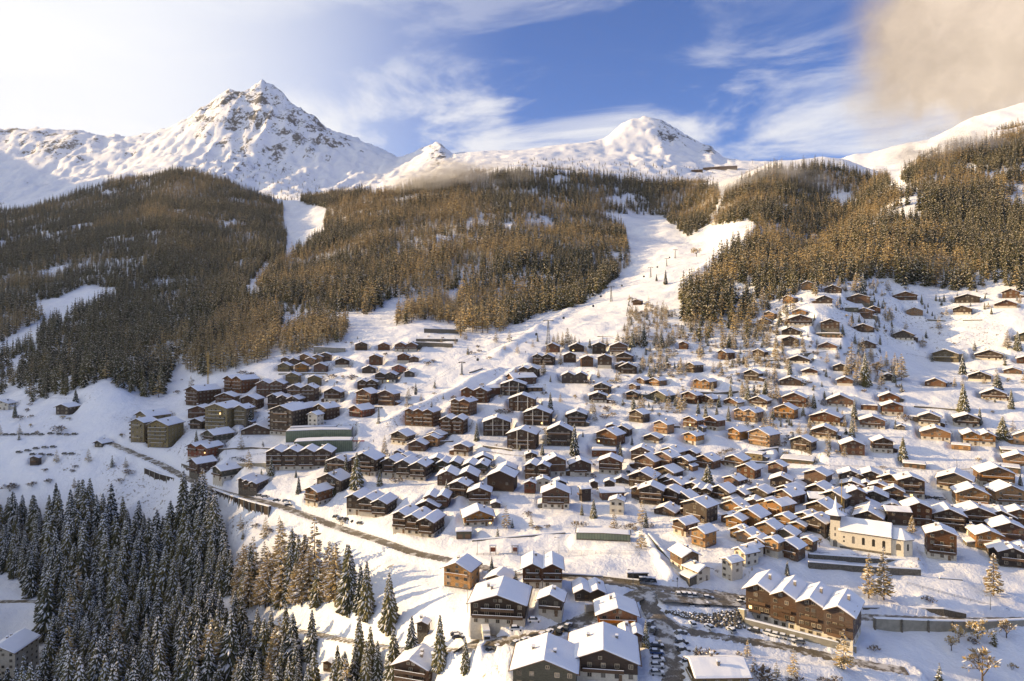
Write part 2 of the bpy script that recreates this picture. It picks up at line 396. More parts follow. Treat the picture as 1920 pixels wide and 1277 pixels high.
def fit_label(words, phrase):
    """drop the least telling adjectives until the label has at most 16 words"""
    words = words.split()
    while len(words) > 1 and len(words) + len(phrase.split()) > 16: words.pop(0)
    return ' '.join(words) + phrase

# ------------------------------------------------------------------ houses
_wm = {}
def window_mesh(kind):
    if kind not in _wm:
        mb = MB()   # frame with a deep sill, front at y = 0 facing -y, unit 1 m wide, 1 m high, centred
        mb.box(-.5, -.40, -.07, .02, -.5, .5).box(.40, .5, -.07, .02, -.5, .5).box(-.40, .40, -.07, .02, .41, .5).box(-.40, .40, -.07, .02, -.5, -.41)
        mb.box(-.035, .035, -.06, .02, -.41, .41)
        if kind[0] == 'one':
            mb.box(-.40, .40, -.02, .01, -.41, .41, 1); _wm[kind] = mb.mesh('window', [M['frame'], M[kind[1]]])
        else:
            g = MB(); g.box(-.40, .40, -.02, .01, -.41, .41)
            _wm[kind] = (mb.mesh('window', [M['frame']]), g.mesh('pane', [M[kind[1]]]))
    return _wm[kind]
def add_window(root, x, y, z, rz, w=1.2, h=1.25, fine=False, lit=False):
    k = window_mesh(('two' if fine else 'one', 'lit' if lit else 'glass'))
    o = put('window', k[0] if fine else k, root, (x, y, z)); o.rotation_euler = (0, 0, rz); o.scale = (w, 1.6, h)
    if fine: put('pane', k[1], o)
    return o
def chevron(w, oh, He, s, t, inl, inr):
    a = -w/2 - (oh if inl else 0); b = w/2 + (oh if inr else 0)
    Hr = He + s*w/2; za = Hr - s*abs(a); zb = Hr - s*abs(b)
    return a, b, za, zb, Hr
def snow_on(mb, a, b, za, zb, Hr, x0, z0, y0, y1, t, rng):
    """a thick, slightly uneven snow cover over one gable roof"""
    xs = [a, a*.93, a*.55, a*.2, 0, b*.2, b*.55, b*.93, b]
    tt = [.18, .85, 1.0, 1.0, .95, 1.0, 1.0, .85, .18]
    ny = 7; L = y1 - y0
    ys = [y0, y0 + .35] + [y0 + L * i / (ny - 1) for i in range(1, ny - 1)] + [y1 - .35, y1]
    n = len(xs); vs = []; fs = []
    for j, y in enumerate(ys):
        e = .25 if j in (0, len(ys) - 1) else 1.0
        for x, q in zip(xs, tt):
            zb_ = Hr - ((Hr - za) / max(-a, .1) * -x if x < 0 else (Hr - zb) / max(b, .1) * x)
            vs.append((x0 + x, y, z0 + zb_ + .012))
        for x, q in zip(xs, tt):
            zb_ = Hr - ((Hr - za) / max(-a, .1) * -x if x < 0 else (Hr - zb) / max(b, .1) * x)
            vs.append((x0 + x, y, z0 + zb_ + .02 + t * q * e * (1 + .5 * (rng.random() - .5))))
    R = 2 * n
    for j in range(len(ys) - 1):
        for i in range(n - 1):
            p = j*R + i
            fs.append((p + n, p + n + 1, p + R + n + 1, p + R + n)); fs.append((p, p + R, p + R + 1, p + 1))
        p = j*R; fs.append((p, p + n, p + R + n, p + R)); p = j*R + n - 1; fs.append((p, p + R, p + R + n, p + n))
    for j, flip in ((0, False), (len(ys) - 1, True)):
        for i in range(n - 1):
            p = j*R + i; q = (p, p + 1, p + n + 1, p + n); fs.append(q[::-1] if flip else q)
    mb.add(vs, fs)
PADS = []
def make_house(sp, name='chalet', anchor=None):
    u, v, wpx, hpx, rel, tone, n, fl = sp['u'], sp['v'], sp['w'], sp['h'], sp['rel'], sp['tone'], sp['n'], sp['fl']
    rng = random.Random(int(u * 131 + v * 17))
    if anchor: px, py, pz = anchor
    else: px, py, pz = spot(u, v)
    mpp = py / F
    th = math.radians(abs(rel)); ratio = sp['ratio']
    wm = wpx * mpp * 1.03
    if n == 1 or 'r' in sp['opt']:
        W = wm / (math.cos(th) + ratio * math.sin(th)); D = W * ratio
    else:
        D = min(13.0, wm * .8); W = (wm - D * math.sin(th)) / math.cos(th)
    if n == 1 and D < 6 and W >= 6: D = 6.0
    flat = 'f' in fl
    wg = W / n
    Hr = max(hpx * mpp * 1.0, 2.4)
    s = .02 if flat else (.41 if n == 1 else .48)
    if not flat and W > 17 and n == 1: s = .34
    rise = s * wg / 2
    He = Hr - rise
    if He < .42 * Hr: s *= (.58 * Hr) / rise; rise = s * wg / 2; He = Hr - rise
    al = math.atan2(px, py)
    rz = -al - math.radians(rel + (rng.uniform(-6, 6) if n == 1 and wpx < 60 else 0))
    if n == 1: s *= rng.uniform(.88, 1.15)
    # footprint centre lies behind the lowest front corner
    back = (D * math.cos(th) + W * math.sin(th)) / 2
    cx, cy = px + math.sin(al) * back, py + math.cos(al) * back
    cz = pz
    root = empty(name, (cx, cy, cz), rz)
    if not sp.get('nopad'): PADS.append((cx, cy, rz, W/2 + .8, D/2 + .8, cz - .05))
    big = wpx >= 40
    vis = 1 if rel >= 0 else -1
    tone_m = rng.choice(M[tone])
    plaster = 'p' in fl
    hb = (2.7 if He > 6 else max(1.6, He * .4)) if plaster else .5
    if tone == 'w': hb = 0.4
    x0, x1, y0, y1 = -W/2, W/2, -D/2, D/2
    step = 's' in fl
    base = MB(); tim = MB(); roof = MB(); snow = MB()
    st = min(.10 * D, 1.8) if step else 0.0
    def off(i): return (i - (n-1)/2) * (-st), (i - (n-1)/2) * (-.55 if step else 0)
    for i in range(n):
        dy, dz = off(i) if step else (0, 0)
        c = x0 + wg * (i + .5); g = .004 * (i % 2)
        if step or n == 1 or True:
            hw = wg/2 - (.004 * (i % 2) if n > 1 else 0)
            base.box(c - hw + .08, c + hw - .08, y0 + dy + .08, y1 + dy - .08, -5.0, hb + dz)
            tim.prism([(c-hw, hb+dz+.002), (c+hw, hb+dz+.002), (c+hw, He+dz), (c, Hr+dz-g), (c-hw, He+dz)], y0+dy-g, y1+dy+g)
        oh = min(1.15, .10 * wg + .25); ohf = min(1.5, .11 * D + .4)
        il, ir = i == 0, i == n - 1
        if flat: oh = .4; ohf = .4
        a, b, za, zb, H = chevron(wg, oh, He, s, .22, il or step, ir or step)
        t = .2
        roof.prism([(c+a, za+dz+.02), (c, H+dz+.02), (c+b, zb+dz+.02), (c+b, zb+dz+t), (c, H+dz+t), (c+a, za+dz+t)], y0+dy-ohf-g, y1+dy+ohf*.6+g)
        snow_on(snow, a*.97 if il or step else a, b*.97 if ir or step else b, za+t+.03*s, zb+t, H+t, c, dz, y0+dy-ohf*.93, y1+dy+ohf*.55, .42 if wpx < 60 else .40, rng)
    wallm = M['plaster'] if tone != 'w' else M['w'][0]
    if not plaster and tone != 'w': wallm = M['stone']
    base.build('base_wall' if hb > 1 else 'foundation', wallm, root)
    tim.build('wall', tone_m, root)
    rf = roof.build('roof', M['eave'], root)
    snow.build('snow_cover', M['snow'], rf)
    # chimney
    if (rng.random() < .55 or wpx > 50) and not flat and 'k' not in fl:
        for q in range(1 if wpx < 80 else 2):
            i = rng.randrange(n); dy, dz = off(i) if step else (0, 0)
            cx_ = x0 + wg*(i+.5) + (rng.choice([-1, 1])) * wg * rng.uniform(.12, .25); cy_ = y0 + dy + D * rng.uniform(.3, .7)
            zt = Hr + dz - abs(cx_ - (x0 + wg*(i+.5))) * s
            ch = MB().box(cx_-.38, cx_+.38, cy_-.38, cy_+.38, zt-.6, zt+1.35).box(cx_-.52, cx_+.52, cy_-.52, cy_+.52, zt+1.352, zt+1.5)
            c_ = ch.build('chimney', M['chim'], rf)
            MB().box(cx_-.5, cx_+.5, cy_-.5, cy_+.5, zt+1.503, zt+1.85).build('snow_cap', M['snow'], c_)
    if 'm' in fl: return root
    if flat and He < 3.6:
        nb = max(1, int(W / 3.4))
        for k in range(min(nb, 6)):
            xx = x0 + W * (k + .5) / nb
            MB().box(xx-1.15, xx+1.15, y0-.03, y0+.05, .1, min(2.2, He-.4)).build('garage_door', M['door'], root)
        return root
    # a lean-to annex on some chalets
    if 26 < wpx < 60 and n == 1 and He > 3.4 and rng.random() < .38 and 'v' not in fl and 'a' not in fl:
        sd = rng.choice((-1, 1)); aw = rng.uniform(2.2, 3.6); ah = min(He - .6, rng.uniform(2.4, 3.2)); ya = y0 + rng.uniform(0, .3) * D; yb = y1 - rng.uniform(.05, .3) * D
        xa = x1 - .02 if sd > 0 else x0 + .02; xb = xa + sd * aw
        poly = [(min(xa, xb), -4), (max(xa, xb), -4), (max(xa, xb), ah if sd < 0 else ah - .7), (min(xa, xb), ah if sd > 0 else ah - .7)]
        an = MB().prism(poly, ya, yb).build('annex', rng.choice([M['stone'], tone_m, M['rail']]), root)
        e = .35; q0, q1 = (min(xa, xb) - (e if sd < 0 else 0), max(xa, xb) + (e if sd > 0 else 0)); zl, zr = (ah, ah - .8) if sd > 0 else (ah - .8, ah)
        MB().prism([(q0, zl + .01), (q1, zr + .01), (q1, zr + .14), (q0, zl + .14)], ya - .4, yb + .3).build('annex_roof', M['eave'], an)
        MB().prism([(q0 + .05, zl + .15), (q1 - .05, zr + .15), (q1 - .2, zr + .55), (q0 + .1, zl + .62)], ya - .35, yb + .25).build('annex_snow', M['snow'], an)
    # openings
    nst = max(1, int(round((He - .2) / 2.65))); sh = He / nst
    barn = 'k' in fl
    winw = 1.35 if wpx >= 30 else 1.5
    for i in range(n):
        dy, dz = off(i) if step else (0, 0)
        c = x0 + wg * (i + .5)
        nw = max(2, int(wg / 3.3)) if not barn else 2
        if wpx < 28: nw = 2
        nw = min(nw, 7)
        for k in range(nst + 1):
            zc = k * sh + sh * .56 + dz
            if barn and k != 1: continue
            if k == nst:
                if rise < 1.7: continue
                zc = He + dz + min(.8, rise * .32); lim = 1 if rise < 2.4 else 2
                xs = [c] if lim == 1 else [c - .9, c + .9]; hh = .95
            else: xs = [c - wg/2 + wg * (j + .5) / nw for j in range(nw)]; hh = 1.35 if sh > 2.4 else 1.0
            if wpx < 26 and k == 0 and nst > 1: continue
            for x in xs:
                if rng.random() < .16: continue
                yy = y0 + dy - .012 + (.08 if zc - hh/2 < hb else 0)
                lit = rng.random() < (.006 if tone != 'w' else 0)
                add_window(root, x, yy, zc, 0, winw if k < nst else 1.1, hh, big, lit)
        if not barn and nst >= 2 and tone != 'w':
            for k in range(1, nst):
                if wpx < 30 and k != nst - 1: continue
                zz = k * sh + dz + (0.0 if not plaster else max(0, hb - k * sh))
                bw = wg * rng.choice([.30, .44, .46]); dep = 1.25
                if rng.random() < .2: continue
                bl = MB().box(c-bw, c+bw, y0+dy-dep, y0+dy-.02, zz-.08, zz+.06).box(c-bw, c+bw, y0+dy-dep-.06, y0+dy-dep+.02, zz+.062, zz+.98)
                if wpx > 36: bl.box(c-bw, c-bw+.07, y0+dy-dep+.022, y0+dy-.02, zz+.062, zz+.96).box(c+bw-.07, c+bw, y0+dy-dep+.022, y0+dy-.02, zz+.062, zz+.96)
                o = bl.build('balcony', M['rail'] if tone not in 'hoy' else M[tone][0], root)
                if wpx > 26: MB().box(c-bw+.02, c+bw-.02, y0+dy-dep-.10, y0+dy-dep+.06, zz+.983, zz+1.10).build('snow_on_rail', M['snow'], o)
        if 'v' in fl:
            for q in (-.14, .24):
                xx = c + wg * q
                MB().box(xx-.22, xx+.22, y0-1.35, y0-.03, .3, He + rise * (1 - abs(q) * 2) - .3).build('dividing_wall', M['w'][0], root)
        if wpx >= 34 and (n == 1 or i == 0) and not barn:
            dx = c + wg * .25
            MB().box(dx-.5, dx+.5, y0+dy+.0, y0+dy+.07, .02, min(2.05, hb + 1.6)).build('door', M['door'], root)
    if abs(rel) > 8 and not barn:
        nd = max(1, int(D / 3.2)); nd = min(nd, 6)
        if wpx < 28: nd = 1
        dyl = off(n - 1 if vis > 0 else 0)
        for k in range(nst):
            zc = k * sh + sh * .56 + (dyl[1] if step else 0)
            if k == 0 and wpx < 40 and nst > 1: continue
            for j in range(nd):
                yy = y0 + D * (j + .5) / nd
                inset = .08 if zc - .6 < hb else 0
                add_window(root, (x1 + .012 - inset) if vis > 0 else (x0 - .012 + inset), yy, zc, math.pi/2 if vis > 0 else -math.pi/2, 1.2, 1.15, big)
        if 'a' in fl:
            for k in range(1, nst):
                zz = k * sh
                o = MB().box(x0-1.3, x0-.02, y0, y0+D*.5, zz-.08, zz+.06).box(x0-1.36, x0-1.28, y0, y0+D*.5, zz+.062, zz+.98).build('balcony', M['rail'], root)
    return root

ZONES = [  # name, u0, u1, v0, v1
 ('far knoll at the wood edge', 1400, 1662, 500, 635), ('lower part of the knoll', 1400, 1662, 635, 700),
 ('upper right snow meadow', 1662, 1960, 500, 705), ('right meadow under the big larch', 1662, 1960, 705, 770), ('slope above the far right hamlet', 1662, 1960, 770, 862),
 ('centre right slope', 1400, 1662, 700, 870),
 ('golden slope by the ravine', 1182, 1400, 560, 768), ('bright slope above the old village', 1182, 1400, 768, 870),
 ('upper edge of the old village', 1182, 1400, 870, 930), ('old village left flank', 1182, 1345, 930, 1035),
 ('old village west corner', 1345, 1440, 930, 1000), ('lower old village', 1345, 1560, 1000, 1058), ('old village heart', 1440, 1590, 870, 1000),
 ('behind the church', 1590, 1735, 870, 1000), ('right of the church', 1735, 1960, 862, 1070),
 ('below the old village', 1182, 1450, 1035, 1130),
 ('hamlet right of the ski run', 985, 1182, 560, 725), ('middle of the village', 985, 1182, 725, 870), ('above the sports field', 935, 1182, 870, 975),
 ('beside the ski run foot', 840, 985, 560, 830), ('centre left rows', 840, 935, 830, 960),
 ('terraced hamlet upper left', 515, 625, 660, 730), ('scattered chalets left of the ski run', 625, 840, 640, 735), ('left of the ski run foot', 600, 840, 735, 822),
 ('behind the hotels', 690, 860, 822, 872), ('hotel row above the road', 600, 860, 872, 935), ('above the main road', 560, 935, 935, 1025),
 ('apartment quarter at left', 340, 600, 700, 790), ('below the apartment quarter', 340, 600, 790, 850), ('beside the left bend of the road', 340, 700, 850, 960),
 ('left snow field', -50, 220, 640, 900), ('by the far left wood', 220, 340, 640, 900),
 ('around the road junction', 820, 1240, 1040, 1230), ('bottom edge', -50, 1500, 1180, 1400), ('far slopes', -50, 1960, 200, 660)]
def zone_of(u, v):
    for z in ZONES:
        if z[1] <= u < z[2] and z[3] <= v < z[4]: return z[0]
    return 'edge of the village'
TONEW = {'d': 'dark-brown', 'b': 'brown', 'h': 'honey-coloured', 'o': 'orange-brown', 'g': 'grey-green', 'y': 'olive-tan', 'r': 'reddish', 'w': 'cream-plastered', 'G': 'green-walled'}
HOUSES = """
1514 544 20 16 0 h;1562 550 28 15 0 d;1482 569 26 15 30 h;1545 569 27 14 0 d;1609 569 37 18 0 b;1446 562 10 10 0 d
1500 590 27 11 10 h;1445 598 22 14 20 h;1622 598 29 21 5 b;1638 588 22 14 0 b;1597 585 22 8 0 g 1 f;1499 611 40 20 0 b 1 p;1434 608 22 11 10 b
1556 617 31 19 0 d;1555 633 42 8 0 g 1 f;1483 628 31 14 5 d;1482 649 30 19 5 d;1620 623 32 16 0 d;1552 656 31 14 0 b 1 p;1626 653 28 14 0 b
1426 669 26 14 20 d;1497 681 38 15 0 d 1 p;1696 563 37 16 0 b;1813 568 38 17 0 d;1896 559 28 17 10 b;1885 577 33 14 0 b 1 p;1715 592 26 15 0 h
1805 590 28 17 0 d 1 p;1695 638 33 18 0 d 1 p;1777 679 46 23 8 y;1854 675 42 18 0 d 1 p;1922 640 30 16 0 g;1922 682 24 15 0 b;1755 725 33 15 0 b
1837 715 35 18 0 d 1 p;1899 701 27 12 0 b;1863 750 39 20 0 d 1 p;1665 714 24 14 0 d;1667 754 32 17 0 b;1672 780 36 26 -5 b 1 p;1743 799 34 25 0 d 1 p
1717 789 18 7 0 g 1 f;1811 801 40 25 -5 d 1 p;1753 826 49 25 -5 h 1 p;1833 836 54 26 -8 h 2 p;1802 844 29 9 0 h 1 f;1920 835 36 25 -8 h;1689 806 13 9 0 d
1413 714 34 20 20 d;1518 703 26 13 0 b 1 p;1577 696 26 14 0 d;1482 723 36 17 0 d;1584 723 26 16 0 b 1 p;1491 763 43 26 5 b;1426 763 37 19 15 b 1 p
1575 763 43 22 0 b 1 p;1630 769 27 9 0 b 1 f;1474 786 42 26 20 h;1404 792 52 24 25 h 2;1550 798 57 25 10 b 1 p;1635 804 43 24 -5 b 1 p;1546 823 43 24 5 d 1 p
1433 838 54 32 30 h;1507 846 44 26 20 d;1597 854 44 28 -12 b;1595 829 12 7 0 b;1653 850 38 29 -15 d 1 p
1282 655 17 14 10 b;1362 675 29 18 35 b;1303 699 30 19 40 d;1253 690 9 9 0 d;1207 720 25 11 35 b;1234 724 31 15 35 h;1322 730 42 18 25 h 2;1190 731 19 11 30 b
1187 750 24 17 10 d;1242 755 45 21 30 g;1297 758 37 23 30 b;1330 760 34 18 30 b 1 p;1376 762 37 14 30 b 1 p;1199 793 37 23 30 d
1300 809 36 27 30 b 1 p;1340 808 37 26 30 b 1 p;1245 814 36 24 30 h;1301 835 37 23 35 h 1 p;1384 826 35 22 35 h;1225 832 36 17 25 d 1 p
1204 865 42 26 10 b;1250 877 46 28 25 b;1263 860 44 20 25 h;1216 884 50 28 25 b;1285 882 34 24 30 d 1 p;1299 860 27 15 30 b;1327 880 46 24 30 b;1382 878 46 23 30 h 1 p
1404 898 43 25 30 b;1378 912 38 18 30 b;1254 897 50 20 25 d;1208 916 57 30 20 d;1218 894 24 11 10 d;1252 909 36 14 10 d;1270 918 42 17 30 b;1303 924 40 18 25 d
1196 936 23 22 15 d;1222 947 46 37 8 d;1260 947 46 31 25 d;1286 950 42 24 30 d;1319 937 36 22 10 d 2;1357 939 50 25 30 d;1391 938 32 17 30 b 1 p
1251 968 46 17 15 d;1287 965 20 14 0 d;1313 982 62 42 30 d 1 a;1379 963 44 21 30 h;1285 1007 44 30 35 b 1 p;1320 1028 44 35 35 h;1396 966 30 13 30 w
1381 993 38 24 30 h;1370 984 34 18 30 b;1412 993 58 34 30 h;1417 975 40 18 30 b;1389 1013 38 21 30 h;1404 1022 44 23 30 h;1443 1008 44 25 25 h;1425 1038 34 28 25 b
1452 1047 33 36 30 h 1 p;1483 1052 48 34 20 b;1518 1034 26 24 30 b;1476 1013 44 18 25 y;1497 998 34 18 20 h;1533 1002 50 31 25 d;1473 992 34 25 25 h;1515 982 46 18 25 d
1543 977 56 33 20 d;1372 943 30 10 10 w;1415 957 38 20 10 h;1441 968 36 29 35 h;1464 974 48 33 35 h;1481 949 52 27 35 b;1482 932 50 18 35 d;1428 941 46 25 30 d 1 p
1397 923 30 9 10 d;1538 931 56 19 25 d;1529 946 30 18 75 d;1568 952 50 29 15 d;1458 890 34 22 25 b;1465 914 36 22 0 d;1494 915 30 10 10 b;1534 915 46 33 15 b 1 k
1554 916 18 12 75 b;1593 901 36 19 0 d;1632 905 46 22 0 d;1668 914 36 25 0 d;1705 935 46 43 -5 d 1 p;1598 918 38 17 0 b;1623 917 22 13 0 d;1647 926 28 21 0 b
1597 931 34 15 0 h;1604 948 34 30 -15 d;1638 945 44 25 0 d;1632 961 44 14 0 d;1629 981 46 22 0 d;1676 940 30 26 0 d;1672 956 30 14 0 g;1718 987 48 44 -10 b
1682 986 42 32 75 d 1 r1.5;1774 994 60 39 -10 d;1826 990 60 39 -15 d;1791 922 55 35 0 d 1 p;1863 914 64 38 -15 h 1 p;1819 953 58 38 -12 h 1 p;1884 951 60 39 -25 h 1 p
1854 966 44 14 75 w 1 r1.6;1874 981 50 22 -10 d;1907 985 44 30 -10 b;1886 1019 60 39 -15 b;1848 1031 50 36 -20 h;1824 1006 26 18 -20 w;1876 1047 50 26 -15 d
1894 1065 46 37 -15 d;1914 1046 34 24 -10 b;1763 1050 52 58 -10 b 1 p;1920 1062 26 30 -10 d;1908 876 46 25 -5 h;1900 852 40 7 0 g 1 f;1885 886 44 10 0 g 1 f;1714 878 36 8 0 g 1 f
1496 874 60 11 5 g 1 f;1417 864 36 12 15 y 1 f;1373 1090 36 40 40 w;1399 1064 42 32 40 w;1412 1048 36 24 40 w;1283 1075 52 39 -35 h 1 p;1306 1093 48 29 -45 w
1042 955 53 41 5 b 1 p;1097 941 21 27 75 d 1 r1.3;1147 939 46 20 75 b 1 r1.8;1157 965 27 31 5 w;1018 921 24 25 0 w;994 926 20 24 0 r;1049 917 24 17 0 d 1 k;1114 916 14 14 0 d
1143 916 18 16 0 d;1087 894 41 32 -5 b 1 p;1145 889 40 33 0 b 1 p;1040 894 43 37 -15 b 1 p;1010 901 50 32 10 d 2;996 865 21 17 0 b 1 p;1050 837 50 39 8 d 1 a;1081 800 36 30 5 d
1085 786 34 18 5 d;1145 836 52 29 25 b;1133 857 44 12 0 b 1 f;1149 812 24 17 10 d;1170 818 30 19 20 d;1165 906 28 11 0 d;1037 661 24 17 5 b;1081 660 26 16 0 d
1123 664 24 22 0 d;1160 666 31 24 0 b 1 p;1020 685 42 21 10 d 2;1068 680 22 19 0 d;1100 688 23 21 -5 b;1134 691 25 26 0 d 1 p;1172 679 30 18 5 d;1167 693 26 14 0 d;1178 701 30 20 0 d
993 708 38 20 10 d 2;1077 719 46 21 0 d 2;978 722 54 20 60 b 1 r1.5;963 742 48 29 5 d 1 av;980 771 50 31 5 d 1 av;1009 798 52 32 5 d 1 av;1130 738 30 20 5 d
1121 756 32 21 0 d 1 p;1002 734 28 7 0 d 1 f;925 741 26 17 70 b 1 r1.4;932 818 54 35 8 d 1 av;981 843 58 38 8 d 1 av;852 815 50 33 15 b 2 a;869 856 36 24 25 b 1 p;906 869 34 15 5 b
844 887 48 23 10 g 2;894 891 50 23 10 g 2 p;950 893 38 21 10 b;942 923 58 39 15 d 1 k;860 912 78 28 8 b 2;864 931 42 28 20 d;900 948 42 34 5 b 1 p;930 953 18 12 5 d
820 884 42 26 10 d;756 835 44 25 30 d 1 p;812 838 34 22 25 h;820 828 34 18 25 h;785 847 38 20 20 b;747 856 18 11 10 d;762 867 34 15 25 d;764 902 96 37 20 d 3 ps
690 894 60 42 25 d 1 p;638 890 46 32 25 d;627 923 62 32 30 d;598 950 48 35 40 b 1 p;697 973 96 38 25 d 3 ps;785 1009 100 40 25 d 3 ps;806 963 52 22 20 d;821 952 50 24 10 b 2
896 987 54 30 0 h 1 p;870 1011 28 14 0 g 1 f;866 1107 66 48 25 h 1;938 1104 50 25 15 d;939 1176 112 60 8 d 1 p;1034 1157 48 41 8 d 1 p;1017 1103 72 47 0 b 2 p
1104 1128 58 24 -5 d 2;1155 1180 76 42 -5 o 1 p;1182 1212 42 27 -5 b 2 p;1024 1314 122 76 4 g;1131 1277 124 60 0 d 1 p;1345 1308 110 50 72 y 1 r1.3
22 1292 84 80 35 w 1;782 1295 84 54 25 d;620 1262 26 22 25 d;794 1190 24 24 20 d;382 761 60 36 52 b 1 a r1.4;453 738 60 32 50 b 2;510 746 54 32 15 b 2;569 755 56 33 15 b 2
427 764 42 27 25 b;473 768 40 26 25 b;538 770 70 28 25 d 3 s;562 786 66 27 35 b 2;613 788 46 29 45 b;378 785 46 24 25 b;421 808 66 50 35 y 1 a;458 797 34 36 35 y
376 805 36 20 40 d 1 a;544 818 72 56 35 d 1 ap;592 808 28 34 35 w;410 835 52 27 50 g 1 p;488 816 66 18 15 d;385 867 60 33 45 r 2 p;380 889 46 27 60 b;425 902 48 27 60 g 1 p
475 921 56 20 30 d 3 s;565 885 124 42 15 d 4 p;536 680 18 10 15 b;553 683 18 11 15 b;573 677 20 13 15 h;584 684 20 14 15 h;597 680 22 15 15 h;611 677 22 16 15 b
535 697 26 16 15 y;566 698 26 17 15 h;602 698 26 17 15 b;550 720 26 21 10 y;590 724 26 20 10 y;642 689 24 18 0 d 1 p;677 657 21 16 0 d;720 657 20 14 0 b
762 660 42 18 5 b 2 p;705 685 24 20 10 b;757 682 24 19 10 b 1 p;777 679 16 11 5 b;692 700 24 14 0 d;748 699 28 15 10 r;725 719 42 21 10 d 2 p;768 707 17 12 5 d
691 731 40 19 10 d 2;627 755 38 26 25 d 1 p;689 760 40 29 30 b;730 761 40 29 30 b;679 783 46 21 40 r;893 756 56 29 15 b 2;870 780 48 31 25 b 2;793 801 66 33 25 b 3
128 778 38 20 40 d;67 873 18 17 30 d;194 839 28 12 50 g;8 769 36 18 30 w;270 830 42 44 35 y 1 a;311 840 60 51 35 y 1 a;288 796 58 24 55 y;329 660 13 9 20 d;1196 572 18 11 15 b
600 829 120 22 6 G 1 fm r0.3;608 852 106 25 6 G 1 fm r0.3;588 815 84 14 6 w 1 fm r0.2;1131 1014 98 14 0 G 1 fm r0.08;1350 318 60 6 0 d 1 fm r0.3;1307 323 20 5 0 d 1 fm r0.4
"""
def parse_houses():
    out = []
    for part in HOUSES.replace('\n', ';').split(';'):
        t = part.split()
        if not t: continue
        d = dict(u=float(t[0]), v=float(t[1]), w=float(t[2]), h=float(t[3]), rel=float(t[4]), tone=t[5], n=int(t[6]) if len(t) > 6 else 1, fl='', opt='', ratio=.82)
        for x in t[7:]:
            if x[0] == 'r' and len(x) > 1 and x[1].isdigit(): d['ratio'] = float(x[1:]); d['opt'] = 'r'
            else: d['fl'] = x
        if 30 < abs(d['rel']) < 70 and d['n'] == 1 and not d['opt']: d['ratio'] = 1.15
        if d['n'] > 1 and abs(d['rel']) > 30: d['opt'] = 'r'; d['ratio'] = .8
        d['zone'] = d['zonetext'] = zone_of(d['u'], d['v'])
        out.append(d)
    return out
def house_kind(d):
    if 'm' in d['fl']: return 'sports_hall', 'hall'
    if 'f' in d['fl']: return 'garage', 'garage'
    if 'k' in d['fl']: return 'barn', 'barn'
    if d['tone'] == 'w': return 'plastered_house', 'house'
    if 'a' in d['fl'] or (d['n'] >= 3) or (d['h'] > 38 and d['w'] > 60): return 'apartment_building', 'apartment building'
    return 'chalet', 'chalet'
HS = parse_houses()
rank_rows(HS, 15)
HROOTS = []
for d in HS:
    nm, cat = house_kind(d)
    r = make_house(d, nm)
    mpp = math.hypot(r.location.x, r.location.y) / F
    size = 'small ' if d['w'] < 27 else 'large ' if d['w'] > 58 else ''
    extra = ' twin-gabled' if d['n'] == 2 else ' triple-gabled' if d['n'] == 3 else ' four-gabled' if d['n'] == 4 else ''
    if 'f' in d['fl']: size += 'flat-roofed '
    lab_w = size + TONEW[d['tone']] + extra + ' ' + {'garage': 'outbuilding', 'barn': 'windowless barn', 'plastered_house': 'house', 'apartment_building': 'apartment block', 'chalet': 'chalet', 'sports_hall': 'sports hall'}[nm]
    lab = fit_label(lab_w, place_phrase(d))
    tag(r, lab, cat, {'chalet': 'wooden chalets of the village', 'garage': 'low flat roofed outbuildings', 'barn': 'old wooden barns', 'plastered_house': 'cream plastered houses', 'sports_hall': 'flat roofed sports hall buildings', 'apartment_building': 'large apartment blocks'}[nm])
    HROOTS.append(r)

